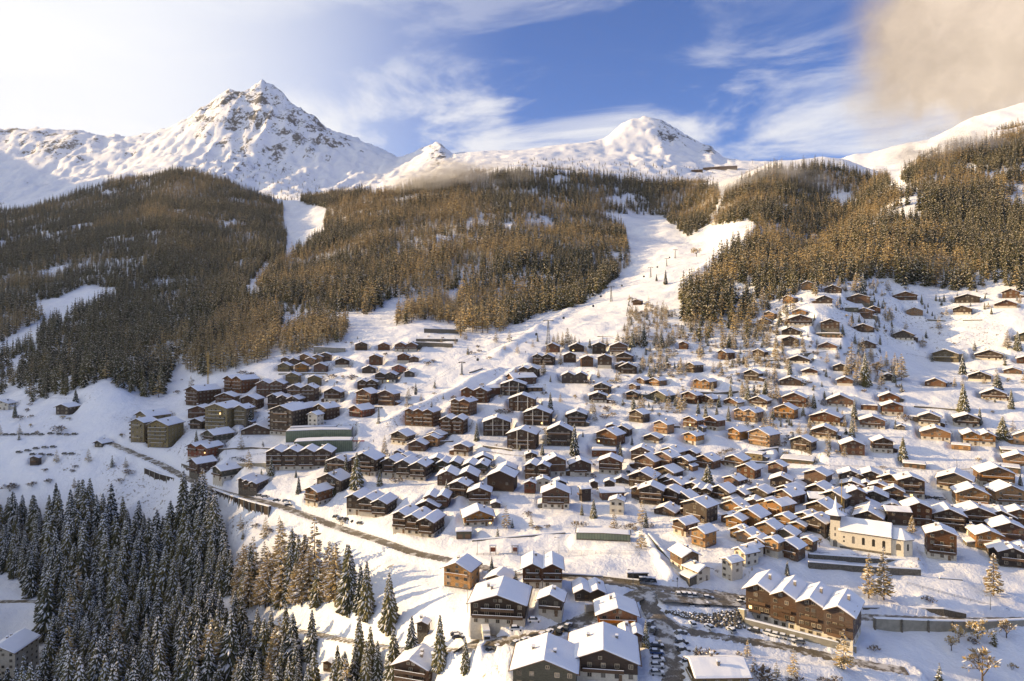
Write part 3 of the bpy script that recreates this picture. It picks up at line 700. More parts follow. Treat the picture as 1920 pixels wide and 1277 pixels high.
# ------------------------------------------------------------------ the long apartment block, the church and other large structures
d = dict(u=1511, v=1213, w=212, h=96, rel=20, tone='d', n=4, fl='s', opt='', ratio=.5, nopad=True)
al = math.radians(0)
def big_block():
    ax, ay, az = spot(1530, 1200)
    root = empty('apartment_building', (ax, ay + 11, az), -math.atan2(ax, ay) - math.radians(12))
    rng = random.Random(5)
    mpp = ay / F
    n, wg, D, s = 4, 50 * mpp, 15.0, .52
    hb, He = 3.0, 11.0
    names = []
    for i in range(n):
        c = (i - 1.5) * wg; dy = -(i - 1.5) * 1.3; g = .004 * (i % 2)
        rise = s * wg / 2; H = He + rise
        MB().box(c - wg/2 + .1 + g, c + wg/2 - .1 - g, -D/2 + dy + .1, D/2 + dy, -7, hb).build('base_wall', M['plaster'], root)
        MB().prism([(c-wg/2+g, hb+.002), (c+wg/2-g, hb+.002), (c+wg/2-g, He), (c, H), (c-wg/2+g, He)], -D/2+dy, D/2+dy).build('wall', M['d'][1], root)
        a, b, za, zb, Hh = chevron(wg, 1.1, He, s, .25, i == 0, i == n-1)
        r = MB().prism([(c+a, za+.02), (c, Hh+.02), (c+b, zb+.02), (c+b, zb+.25), (c, Hh+.25), (c+a, za+.25)], -D/2+dy-1.6, D/2+dy+1).build('roof', M['eave'], root)
        sm = MB(); snow_on(sm, a, b, za+.25, zb+.25, Hh+.25, c, 0, -D/2+dy-1.5, D/2+dy+.9, .5, rng); sm.build('snow_cover', M['snow'], r)
        q = MB().box(c+1.5, c+2.3, dy-.4, dy+.4, H-2.2, H+1.3).build('chimney', M['chim'], r); MB().box(c+1.4, c+2.4, dy-.5, dy+.5, H+1.303, H+1.6).build('snow_cap', M['snow'], q)
        for k in range(4):
            z = hb + 1.4 + k * (He - hb) / 3.3
            for x in ((-2.6, -.9, .9, 2.6) if k < 3 else (-1.0, 1.0)):
                if rng.random() < .28: continue
                add_window(root, c + x * wg / 8.2, -D/2 + dy - .012, z, 0, 1.3, 1.35, True, rng.random() < .05)
        for k in range(1):
            for x in (-2.4, 0, 2.4):
                add_window(root, c + x * wg / 8.2, -D/2 + dy + .088, 1.6 + 3.6 * k, 0, 1.3, 1.3, True)
            MB().box(c - wg*.34, c + wg*.12, -D/2+dy-1.4, -D/2+dy+.08, 3.3 + 3.4*k, 3.45 + 3.4*k).box(c - wg*.34, c + wg*.12, -D/2+dy-1.5, -D/2+dy-1.4, 3.452 + 3.4*k, 4.4 + 3.4*k).build('balcony', M['rail'], root)
        MB().box(c - wg*.3, c + wg*.3, -D/2+dy-1.3, -D/2+dy-.02, hb+3.3, hb+3.45).box(c - wg*.3, c + wg*.3, -D/2+dy-1.4, -D/2+dy-1.3, hb+3.452, hb+4.4).build('balcony', M['rail'], root)
    for k in range(4):
        for j in range(3):
            add_window(root, 2*wg - g + .014 - (.1 if k < 1 else 0), -D/2 - 2 + D*(j+.5)/3, 1.8 + k*3.1, math.pi/2, 1.2, 1.2, True)
    PADS.append((ax, ay + 11, root.rotation_euler.z, 2*wg + 1, D/2 + 3, az - .1))
    tag(root, 'long dark brown apartment block with four gables above a concrete wall beside the road', 'apartment building', 'large apartment blocks')
big_block()

def church():
    x, y, z = spot(1645, 1036)
    mpp = y / F
    al = -math.atan2(x, y)
    root = empty('church', (x, y + 5, z), al - math.radians(3))
    L0, L1 = -52 * mpp, 34 * mpp; L2 = 68 * mpp; D = 11.0; He = 33 * mpp; Hr = He + 4.2
    cream = M['w'][0]
    w = MB().box(L0, L1, -D/2, D/2, -4, He).add([(L0, -D/2, He), (L0, D/2, He), (L0, 0, Hr), (L1, -D/2, He), (L1, D/2, He), (L1, 0, Hr)], [(0, 2, 1), (3, 4, 5)])
    w.build('nave_wall', cream, root)
    # choir with a polygonal end
    cd = D/2 - .9; Hc = He - .8
    pts = [(L1 + .01, -cd), (L2 - 3.2, -cd), (L2, -cd*.45), (L2, cd*.45), (L2 - 3.2, cd), (L1 + .01, cd)]
    n = len(pts)
    MB().add([(a, b, -4) for a, b in pts] + [(a, b, Hc) for a, b in pts], [tuple(range(n))[::-1], tuple(range(n, 2*n))] + [(i, (i+1) % n, n+(i+1) % n, n+i) for i in range(n)]).build('choir_wall', cream, root)
    MB().box(L0-.05, L1+.05, -D/2-.08, -D/2-.005, -.5, .9).build('stone_plinth', M['stone'], root)
    ov = .6
    rf = MB().add([(L0-ov, -D/2-ov, He-.25), (L1+.3, -D/2-ov, He-.25), (L1+.3, 0, Hr), (L0-ov, 0, Hr), (L0-ov, D/2+ov, He-.25), (L1+.3, D/2+ov, He-.25),
                    (L0-ov, -D/2-ov, He), (L1+.3, -D/2-ov, He), (L1+.3, 0, Hr+.25), (L0-ov, 0, Hr+.25), (L0-ov, D/2+ov, He), (L1+.3, D/2+ov, He)],
                   [(0, 1, 2, 3), (3, 2, 5, 4), (6, 9, 8, 7), (9, 10, 11, 8), (0, 6, 7, 1), (4, 5, 11, 10), (0, 3, 9, 6), (3, 4, 10, 9), (1, 7, 8, 2), (2, 8, 11, 5)]).build('roof', M['eave'], root)
    sm = MB(); sm2 = MB(); rng = random.Random(3)
    # snow: built across the ridge, then turned so that its ridge runs along the nave
    snow_on(sm2, -D/2-ov, D/2+ov, He, He, Hr+.25, 0, .02, -(L1+.3), -(L0-ov), .5, rng)
    sm2.v = [(-b, a, c) for a, b, c in sm2.v]
    so = sm2.build('snow_cover', M['snow'], rf)
    # choir roof with snow, hipped
    for nm, dz, mt, sc in (('choir_roof', 0, M['eave'], 1.06), ('choir_snow', .28, M['snow'], 1.08)):
        P = [(L1 + .3 + (a - L1) * 1.05, b * sc * 1.04, Hc + dz) for a, b in pts]; top = [(L1 + .3, 0, Hc + 3.6 + dz), (L2 - 4, 0, Hc + 3.6 + dz)]
        MB().add(P + top, [(0, 1, 7, 6), (1, 2, 7), (2, 3, 7), (3, 4, 7), (4, 5, 6, 7), (5, 4, 3, 2, 1, 0), (0, 6, 5)]).build(nm, mt, root)
    def arch(cx, cz, w, h, yy=-D/2 - .02):
        g = MB(); pts2 = [(-w/2, -h/2), (w/2, -h/2), (w/2, h/2 - w/2)] + [(w/2*math.cos(t), h/2 - w/2 + w/2*math.sin(t)) for t in np.linspace(.4, math.pi-.4, 5)] + [(-w/2, h/2 - w/2)]
        g.add([(cx + a, yy, cz + b) for a, b in pts2] + [(cx + a, yy + .3, cz + b) for a, b in pts2], [tuple(range(len(pts2)))] + [((i+1) % len(pts2), i, len(pts2)+i, len(pts2)+(i+1) % len(pts2)) for i in range(len(pts2))])
        return g.build('window', M['glass'], root)
    for k in range(4): arch(L0 + (23 + 17.0 * k) * mpp, He * .56, 1.15, He * .42)
    arch(L0 + 7 * mpp, He * .66, .7, .9); arch(L0 + 7 * mpp, He * .42, .7, .9)
    arch((L1 + L2) / 2 - 1.2, Hc * .56, 1.9, Hc * .42, -cd - .03)
    g = arch(0, Hc * .56, .9, Hc * .42, 0); g.location = (L2 - 1.6, -cd * .72 - .06, 0); g.rotation_euler = (0, 0, math.radians(42))
    tag(root, 'cream plastered church nave with arched windows and hipped choir on the walled terrace', 'church')
    PADS.append((x, y + 5, root.rotation_euler.z, L2 + 2, D/2 + 4, z - .05))
    # tower: part of the church, seen as its own body
    tx = L0 - 8.5 * mpp; ty = -D/2 + 2.2; h = 51 * mpp; r = 8.6 * mpp
    tw = MB().box(tx - r, tx + r, ty - r, ty + r, -4, h).build('tower_wall', cream, root)
    for zz in (h*.46, h*.68): MB().box(tx - .3, tx + .3, ty - r - .02, ty - r + .2, zz - .7, zz + .7).build('tower_window', M['glass'], tw)
    g = MB(); pts2 = [(-.9, 0), (.9, 0), (.9, 2.2), (.5, 2.9), (0, 3.1), (-.5, 2.9), (-.9, 2.2)]
    g.add([(tx + a, ty - r - .03, .1 + b) for a, b in pts2] + [(tx + a, ty - r + .2, .1 + b) for a, b in pts2], [tuple(range(7))] + [((i+1) % 7, i, 7+i, 7+(i+1) % 7) for i in range(7)]); g.build('tower_door', M['glass'], tw)
    hb = 11 * mpp
    bf = MB().box(tx - r*1.04, tx + r*1.04, ty - r*1.04, ty + r*1.04, h + .002, h + hb).build('belfry', M['d'][0], root)
    for q in (-.5, .5):
        MB().box(tx + q*r - .35, tx + q*r + .35, ty - r*1.04 - .05, ty - r*1.04 + .1, h + .5, h + hb - .4).build('sound_opening', M['darkmetal'], bf)
    def ring(rad, z, n, ph): return [(tx + rad*math.cos(2*math.pi*i/n + ph), ty + rad*math.sin(2*math.pi*i/n + ph), z) for i in range(n)]
    prof = [(1.95, 0), (1.05, 5*mpp), (.52, 9*mpp), (.34, 16*mpp), (.20, 24*mpp), (.03, 34*mpp)]
    sp = MB(); rings = [ring(r*a*1.2, h + hb + b + .002, 8, math.pi/8) for a, b in prof]
    for k in range(len(rings) - 1):
        sp.add(rings[k] + rings[k+1], [(i, (i+1) % 8, 8+(i+1) % 8, 8+i) for i in range(8)])
    sp.add(rings[0], [tuple(range(8))[::-1]])
    spo = sp.build('spire', M['snow'], root)
    t0 = h + hb + 34*mpp
    MB().box(tx-.07, tx+.07, ty-.07, ty+.07, t0-.5, t0+1.4).box(tx-.4, tx+.4, ty-.06, ty+.06, t0+.75, t0+.9).build('spire_cross', M['darkmetal'], spo)
church()

def strip_wall(name, pts, hpx, th, mat, label, cat, cap=True, pil=0, group=None, depth=3.0, pad=0):
    """a standing wall along ground points; pts are (u, v) of its foot"""
    P = [spot(u, v) for u, v in pts]
    if not isinstance(hpx, (list, tuple)): hpx = [hpx] * len(P)
    root = empty(name, P[0]); o = P[0]
    w = MB(); c = MB(); pl = MB()
    for i in range(len(P) - 1):
        a = np.array(P[i]) - o; b = np.array(P[i+1]) - o
        ha = hpx[i] * P[i][1] / F; hb = hpx[i+1] * P[i+1][1] / F
        d = np.array([b[0]-a[0], b[1]-a[1]]); L = np.linalg.norm(d); d /= L; nrm = np.array([-d[1], d[0]])
        if nrm[1] < 0: nrm = -nrm
        def q(p, side, z): return (p[0] + nrm[0]*th*side, p[1] + nrm[1]*th*side, z)
        w.add([q(a,0,a[2]-depth), q(b,0,b[2]-depth), q(b,1,b[2]-depth), q(a,1,a[2]-depth), q(a,0,a[2]+ha), q(b,0,b[2]+hb), q(b,1,b[2]+hb), q(a,1,a[2]+ha)],
              [(0,3,2,1), (4,5,6,7), (0,1,5,4), (1,2,6,5), (2,3,7,6), (3,0,4,7)])
        if cap: c.add([q(a,-.08,a[2]+ha+.003), q(b,-.08,b[2]+hb+.003), q(b,1.05,b[2]+hb+.003), q(a,1.05,a[2]+ha+.003), q(a,.05,a[2]+ha+.35), q(b,.05,b[2]+hb+.35), q(b,.95,b[2]+hb+.35), q(a,.95,a[2]+ha+.35)],
              [(0,3,2,1), (4,5,6,7), (0,1,5,4), (1,2,6,5), (2,3,7,6), (3,0,4,7)])
        if pil:
            m = max(2, int(L / pil))
            for k in range(m + 1):
                t = k / m; p = a*(1-t) + b*t; hh = ha*(1-t) + hb*t
                cx, cy = p[0] - nrm[0]*.25, p[1] - nrm[1]*.25
                MB().box(cx-.28, cx+.28, cy-.28, cy+.28, p[2]-depth, p[2]+hh+.12).build('pillar', M['concrete'] if mat is not M['concrete'] else M['stone'], root)
        if pad: PADS.append(((P[i][0]+P[i+1][0])/2 + nrm[0]*(th+pad/2+3.2), (P[i][1]+P[i+1][1])/2 + nrm[1]*(th+pad/2+3.2), math.atan2(d[1], d[0]), L/2, pad/2, (P[i][2]+ha+P[i+1][2]+hb)/2 - .1))
    w.build('wall_face', mat, root)
    if cap: c.build('snow_cap', M['snow'], root)
    tag(root, label, cat, group, 'thing')
    return root
strip_wall('retaining_wall', [(1517,1049),(1620,1056),(1725,1062)], 10, .8, M['stone'], 'upper stone retaining wall holding the church terrace', 'wall', pad=3)
strip_wall('retaining_wall', [(1517,1066),(1620,1074),(1727,1080)], 12, .8, M['stone'], 'lower stone retaining wall below the church terrace', 'wall')
strip_wall('road_bridge_wall', [(1640,1180),(1740,1184),(1830,1186),(1930,1182)], 20, 1.0, M['concrete'], 'long viaduct wall with pillars carrying the road at lower right', 'bridge', pil=16, depth=6, pad=9)
strip_wall('retaining_wall', [(1618,1147),(1700,1148),(1770,1149),(1812,1153)], [8,8,7,2], .8, M['stone'], 'dark stone wall above the road right of the four gabled block', 'wall')
strip_wall('retaining_wall', [(1397,1172),(1480,1193),(1560,1213),(1606,1224)], 11, .8, M['concrete'], 'concrete retaining wall under the four gabled apartment block', 'wall', depth=5)
strip_wall('retaining_wall', [(1386,1143),(1400,1170)], [2,26], .8, M['concrete'], 'concrete side wall between car park and apartment block', 'wall', depth=5)
strip_wall('timber_gallery', [(397,936),(430,948),(468,960),(504,969)], 19, 1.6, M['d'][0], 'long pillared retaining wall with parked cars on top beside the main road', 'wall', pil=5.2, depth=5, pad=6)
strip_wall('timber_gallery', [(272,888),(300,899),(326,906)], 10, 1.4, M['d'][2], 'short pillared retaining wall at the left bend of the road', 'wall', pil=5.2, depth=5, pad=4)
strip_wall('concrete_wall', [(588,664),(648,660)], [14,7], 6, M['concrete'], 'big concrete wall above the terraced hamlet', 'wall')
strip_wall('rock_wall', [(765,649),(800,650),(848,652)], 8, 2, M['stone'], 'lowest dark rock wall of the terraces under the larch wood', 'wall')
strip_wall('rock_wall', [(780,640),(858,641)], 5, 2, M['stone'], 'middle dark rock wall of the terraces under the larch wood', 'wall')
strip_wall('rock_wall', [(795,624),(860,626)], 8, 2, M['stone'], 'topmost dark rock wall of the terraces under the larch wood', 'wall')
strip_wall('retaining_wall', [(432,872),(500,878),(508,872)], [3,10,10], .8, M['concrete'], 'concrete ramp wall left of the four gabled hotel', 'wall')
strip_wall('retaining_wall', [(522,703),(612,702)], 3, .8, M['concrete'], 'thin concrete wall in the terraced hamlet', 'wall')
strip_wall('retaining_wall', [(1215,1004),(1250,1045),(1292,1092)], 3, .8, M['stone'], 'low stone wall running down right of the sports field', 'wall')
strip_wall('retaining_wall', [(1048,1078),(1130,1083),(1200,1091)], 2.5, .6, M['stone'], 'low stone kerb wall in front of the snowed sports field', 'wall')
strip_wall('retaining_wall', [(1098,1143),(1150,1140),(1190,1128)], [9,6,3], .6, M['plaster'], 'plastered wall along the street under the twin gabled dark house', 'wall', depth=3)
strip_wall('retaining_wall', [(885,1016),(975,1008),(1060,1001)], 2.5, .8, M['stone'], 'low stone wall above the playground', 'wall')

for pts, h, lab in [([(1180,905),(1215,903)],3,'short dark wall beside the lane under the upper old village'),([(1402,868),(1470,872),(1490,876)],3,'stone wall left of the long low building on the white slope'),
 ([(1555,876),(1640,880),(1700,884),(1760,886)],2.5,'long low wall along the lane on the white slope above the church'),([(1195,742),(1240,744),(1270,742)],3,'stone wall on the golden slope below two honey chalets'),
 ([(1290,737),(1345,739),(1385,736)],3,'stone wall under the twin honey chalet on the golden slope'),([(1730,600),(1765,602),(1772,603)],2,'dark stone wall in the upper right meadow'),([(1805,602),(1842,601)],2,'broken dark wall right in the upper right meadow'),
 ([(1714,764),(1745,766),(1800,771)],3,'rocky ledge below the open white meadow at right'),([(1240,800),(1275,802)],3,'short wall beside the honey chalet on the bright slope'),([(1120,632),(1178,634)],2,'low wall behind the top hamlet row'),
 ([(790,832),(850,829)],3,'hedge bank wall below the triple gabled brown block'),([(905,838),(960,846)],3,'dark wall below the balconied block in the middle'),([(610,866),(640,869)],3,'wall beside the small fir right of the green hall'),
 ([(1762,1086),(1805,1089)],2,'dark row of stones on the snowy bank right of the church'),
 ([(400,846),(470,842),(530,846)],4,'brown wall below the dark low wide building'),([(365,880),(340,872)],3,'short wall left of the reddish twin chalet'),([(1460,842),(1420,848)],3,'wall under the big honey chalet'),([(1880,850),(1918,853)],3,'wall at the far right lane'),
 ([(1500,665),(1560,660)],2,'terrace wall on the lower knoll'),([(1405,680),(1460,676)],2,'stone wall left on the lower knoll'),([(1640,690),(1665,700)],2,'short wall right below the big spruce'),([(880,700),(905,692)],2,'rocky ledge at the sunlit piste edge')]:
    strip_wall('dry_stone_wall', pts, h, .7, M['stone'], lab, 'wall', group='low stone walls of the slopes')

def fence(name, pts, hpx, step, label, rails=2, mat=None, group='fences and railings'):
    P = [spot(u, v) for u, v in pts]; root = empty(name, P[0]); o = np.array(P[0]); mat = mat or M['metal']
    rl = MB(); th = .07
    for i in range(len(P) - 1):
        a = np.array(P[i]) - o; b = np.array(P[i+1]) - o; L = np.linalg.norm(b - a); h = hpx * P[i][1] / F; m = max(2, int(L / step))
        for k in range(m + 1):
            p = a + (b - a) * k / m
            MB().tube((p[0], p[1], p[2]-1), (p[0], p[1], p[2]+h), th, th*.8, 5).build('post', mat, root)
        for r in range(rails):
            z = h * (1 - .42 * r) - .05
            rl.tube((a[0], a[1], a[2]+z), (b[0], b[1], b[2]+z), th*.8, None, 4)
    rl.build('rail', mat, root); tag(root, label, 'fence', group); return root
fence('path_fence', [(1701,1096),(1760,1112),(1820,1128),(1892,1147)], 5, 5, 'dark railing slanting down the snowy bank right of the church larches')
fence('terrace_fence', [(1519,1038),(1620,1045),(1722,1051)], 4, 4, 'metal railing on the church terrace edge')
fence('field_fence', [(975,1042),(1090,1042),(1200,1042)], 9, 5, 'thin tall fence along the near edge of the sports field', 3)
fence('field_fence', [(1200,1042),(1178,1018)], 9, 5, 'thin fence closing the right end of the sports field', 3)
fence('meadow_fence', [(1700,665),(1735,672),(1770,677)], 2.5, 6, 'old wooden fence crossing the upper right meadow', 1, M['bark'])
fence('meadow_fence', [(95,748),(135,749)], 2.5, 6, 'dark wooden fence above the lone cabin at far left', 1, M['bark'])
fence('play_fence', [(893,1042),(935,1042),(970,1041)], 5, 3, 'wooden railing in front of the playground', 2, M['bark'])
fence('ramp_fence', [(430,862),(470,856),(508,850)], 4, 4, 'railing on the snowy terrace left of the four gabled hotel')

def frame_toy():
    x, y, z = spot(945, 1038); r = empty('climbing_frame', (x, y, z))
    for dx in (-6, -3.5, 3.5, 6):
        MB().box(dx-.12, dx+.12, -.12, .12, -.5, 3.2).build('post', M['bark'], r)
    MB().box(-6.3, -3.2, -.15, .15, 3.2, 3.4).box(3.2, 6.3, -.15, .15, 3.2, 3.4).build('beam', M['rail'], r)
    MB().box(-5.8, -3.7, -.1, .9, .8, 2.4).box(3.8, 5.7, -.1, .9, .8, 2.4).build('slide_panel', M['r'][0], r)
    MB().box(-6.4, -3.1, -.3, 1.0, 3.403, 3.8).build('snow_cover', M['snow'], r)
    tag(r, 'wooden climbing frame on the snowy playground left of the sports field', 'climbing frame')
frame_toy()

# ------------------------------------------------------------------ cableway
def pylon(u, v, hpx, label):
    x, y, z = spot(u, v); h = hpx * y / F; r = empty('lift_pylon', (x, y, z)); w = h * .12
    rot = math.radians(-25); r.rotation_euler = (0, 0, rot)
    for sx in (-1, 1):
        for sy in (-1, 1):
            MB().tube((sx*w/2, sy*w/2, -1.5), (sx*w*.12, sy*w*.12, h*.94), .22, .15, 4).build('leg', M['metal'], r)
    br = MB()
    for k in range(6):
        z0, z1 = h*.15*k, h*.15*(k+1); a0 = w/2 - w*.38*z0/h; a1 = w/2 - w*.38*z1/h
        for s1 in (-1, 1):
            br.tube((-a0, s1*a0, z0), (a1, s1*a1, z1), .08, None, 3); br.tube((s1*a0, -a0, z0), (s1*a1, a1, z1), .08, None, 3)
    br.build('bracing', M['metal'], r)
    MB().box(-h*.16-1, h*.16+1, -.25, .25, h*.93, h*.93+.5).build('cross_arm', M['darkmetal'], r)
    for s1 in (-1, 1): MB().box(s1*(h*.16+.6)-.2, s1*(h*.16+.6)+.2, -1.8, 1.8, h*.93-.4, h*.93-.02).build('sheave_train', M['darkmetal'], r)
    MB().box(-1.2, 1.2, -1.2, 1.2, -1.4, .4).build('footing', M['concrete'], r)
    tag(r, label, 'lift pylon', 'pylons of the cableway up the ski run')
    return (x, y, z + h * .93, h)
PY = [pylon(710, 793, 31, 'lowest lattice lift pylon, beside the reddish chalet'), pylon(866, 702, 24, 'lattice lift pylon on the sunlit ski run bulge'),
      pylon(1028, 646, 48, 'tall lattice lift pylon just above the chalet hamlet'), pylon(1146, 565, 29, 'lattice lift pylon left of the lone ski hut'),
      pylon(1220, 520, 20, 'lattice lift pylon at the middle of the upper run'), pylon(1250, 499, 15, 'small pylon second from the top of the run'),
      pylon(1266, 484, 17, 'topmost small pylon seen on the run'), pylon(1411, 308, 10, 'tiny pylon on the skyline beside the top station')]
cab = MB()
for i in range(len(PY) - 1):
    a, b = PY[i], PY[i+1]
    for sd in (-1, 1):
        pa = np.array(a[:3]) + (sd*(a[3]*.16+.6)*math.cos(math.radians(-25)), 0, 0); pb = np.array(b[:3]) + (sd*(b[3]*.16+.6)*math.cos(math.radians(-25)), 0, 0)
        L = np.linalg.norm(pb - pa); prev = pa
        for k in range(1, 9):
            t = k / 8; p = pa*(1-t) + pb*t; p[2] -= L * .022 * 4 * t * (1-t); cab.tube(prev, p, .05, None, 3); prev = p
tag(cab.build('lift_cable', M['darkmetal']), 'pair of thin haul cables climbing the ski run between the pylons', 'cable')
def gondola():
    r = empty('gondola', (0, 0, 0))
    MB().tube((0,0,0), (0,0,-2.4), .07).build('hanger', M['darkmetal'], r)
    b = MB(); sec = [(-1.0, .75), (-1.15, .9), (-1.15, 1.0), (-.5, 1.12), (.4, 1.05), (.9, .75)]
    rings = [[(sx*w*1.0, sy*w*.85, -3.6 + zz) for sx, sy in ((-1,-1),(1,-1),(1,1),(-1,1))] for zz, w in [(-1.1,.7),(-.7,1.0),(.2,1.12),(.9,.95),(1.15,.5)]]
    for k in range(4): b.add(rings[k] + rings[k+1], [(i, (i+1) % 4, 4+(i+1) % 4, 4+i) for i in range(4)])
    b.add(rings[0], [(3,2,1,0)]).add(rings[4], [(0,1,2,3)]); b.build('cabin', M['car_dark grey'], r)
    MB().box(-1.0, 1.0, -.99, -.955, -3.7, -2.9).box(-1.0, 1.0, .955, .99, -3.7, -2.9).build('cabin_window', M['carglass'], r)
    return r
g0 = gondola(); first = True; gl = []
for i, ts in ((0, (.45,)), (1, (.2, .8)), (2, (.25, .6, .85)), (3, (.3, .75)), (4, (.5,)), (5, (.5,))):
    a, b = PY[i], PY[i+1]
    for k, t in enumerate(ts):
        sd = 1 if k % 2 else -1
        pa = np.array(a[:3]) + (sd*(a[3]*.16+.6)*.9, 0, 0); pb = np.array(b[:3]) + (sd*(b[3]*.16+.6)*.9, 0, 0)
        p = pa*(1-t) + pb*t; p[2] -= np.linalg.norm(pb-pa) * .022 * 4 * t * (1-t)
        o = g0 if first else copy_tree(g0); first = False; o.location = p; gl.append(o)
for k, o in enumerate(gl):
    tag(o, 'dark gondola cabin, %s one counted up the cable from the valley' % ORD[k+1], 'gondola', 'gondolas on the cableway')

# ------------------------------------------------------------------ masts, lamps
def mast(u, v, hpx, label, arm=True):
    x, y, z = spot(u, v); h = hpx * y / F; r = empty('lattice_mast', (x, y, z)); b = MB()
    for sx in (-1, 1):
        for sy in (-1, 1): b.tube((sx*.5, sy*.5, -1), (sx*.4, sy*.4, h), .12, .09, 4)
    for k in range(int(h / 1.6)):
        for s1 in (-1, 1): b.tube((-.5, s1*.5, k*1.6), (.5, s1*.5, k*1.6+1.6), .06, None, 3); b.tube((s1*.5, -.5, k*1.6), (s1*.5, .5, k*1.6+1.6), .06, None, 3)
    b.build('lattice', M['mast'], r)
    MB().box(-2.2, 2.2, -.2, .2, h*.96, h*.96+.3).box(-1.1, 1.1, -.9, .9, h*.9, h*.9+.25).build('antenna_arms', M['mast'], r)
    MB().box(-1.3, -1.0, -.3, .3, h*.92, h+.8).box(1.0, 1.3, -.3, .3, h*.92, h+.8).build('antenna', M['frame'], r)
    tag(r, label, 'mast')
mast(390, 728, 68, 'pale lattice radio mast above the apartment quarter')
def pole_mast(u, v, hpx, label):
    x, y, z = spot(u, v); h = hpx * y / F; r = empty('flag_mast', (x, y, z))
    MB().tube((0,0,-1), (0,0,h), .22, .12, 6).build('pole', M['mast'], r)
    MB().box(-1.2, 1.2, -.1, .1, h*.9, h*.9+.2).build('cross_piece', M['mast'], r)
    MB().tube((1.9,0,0), (0,0,h*.55), .14, .1, 5).build('brace', M['mast'], r)
    tag(r, label, 'mast')
pole_mast(1578, 968, 68, 'tall thin ochre mast standing behind the church tower')
def lamp(u, v, hpx, label, two=False):
    x, y, z = spot(u, v); h = hpx * y / F; r = empty('street_lamp', (x, y, z))
    MB().tube((0,0,-1), (0,0,h), .13, .07, 6).build('pole', M['metal'], r)
    MB().tube((0,0,h-.05), (-1.3,0,h+.15), .06, None, 5).build('arm', M['metal'], r)
    MB().box(-2.0, -1.2, -.18, .18, h+.05, h+.25).build('lamp_head', M['frame'], r)
    tag(r, label, 'street lamp', 'street lamps and light poles')
for a in [(1857,1150,32,'thin light pole on the snowy bank at lower right'),(1200,1014,24,'thin light pole at the right corner of the sports field'),(1048,1044,36,'light pole at the near edge of the sports field'),
          (1187,1093,24,'light pole beside the bus shelter near the junction'),(1270,1110,20,'light pole at the far side of the car park'),(1350,1128,20,'light pole in the middle of the car park'),
          (1794,881,20,'light pole on the white slope above the far right hamlet'),(424,852,14,'light pole beside the apartment quarter garages'),(895,1040,26,'light pole left of the playground'),(877,1150,48,'light pole below the honey coloured roadside chalet')]:
    lamp(*a)
def cross(u, v, hpx, label):
    x, y, z = spot(u, v); h = hpx * y / F; r = empty('wayside_cross', (x, y, z))
    MB().box(-.14, .14, -.12, .12, -.5, h).build('upright', M['frame'], r); MB().box(-.9, .9, -.11, .11, h*.68, h*.68+.28).build('crossbar', M['frame'], r)
    tag(r, label, 'cross')
cross(1722, 1062, 16, 'white wayside cross at the right end of the church terrace')
def shelter():
    x, y, z = spot(1196, 1086); r = empty('bus_shelter', (x, y, z))
    MB().box(-5, 5, 2.2, 2.4, -.5, 2.8).box(-5, -4.8, 0, 2.198, -.5, 2.8).box(4.8, 5, 0, 2.198, -.5, 2.8).build('wall', M['stone'], r)
    rf = MB().box(-5.5, 5.5, -.6, 2.9, 2.803, 3.0).build('roof', M['eave'], r); MB().box(-5.45, 5.45, -.55, 2.85, 3.003, 3.4).build('snow_cover', M['snow'], rf)
    for q in (-3, 0, 3): MB().box(q-.1, q+.1, -.3, -.1, -.5, 2.8).build('post', M['bark'], r)
    r.scale = (.75, .75, .8); tag(r, 'small dark open bus shelter below the sports field', 'bus shelter')
shelter()

def rubble():
    rng = random.Random(9); mb = MB()
    A, B, C_, D_ = (1246,1146), (1392,1146), (1400,1178), (1268,1152)
    for k in range(420):
        t = rng.random(); q = rng.random()
        u = 1248 + 148 * t; v0 = 1147; v1 = 1150 + 30 * min(1, t * 1.3); v = v0 + (v1 - v0) * q
        x, y, z = spot(u, v); r = rng.uniform(.3, .75)
        mb.ball((x, y, z + r*.1 + .3), r * rng.uniform(.8, 1.3), r * rng.uniform(.8, 1.3), r * rng.uniform(.6, .9), 6, 4, 0)
        if rng.random() < .5: mb.ball((x, y, z + r*.62 + .3), r * .6, r * .6, r * .3, 6, 4, 1)
    o = mb.build('rubble_bank', [M['stone'], M['snow']]); tag(o, 'bank of dark boulders half buried in snow below the car park', kind='stuff')
rubble()
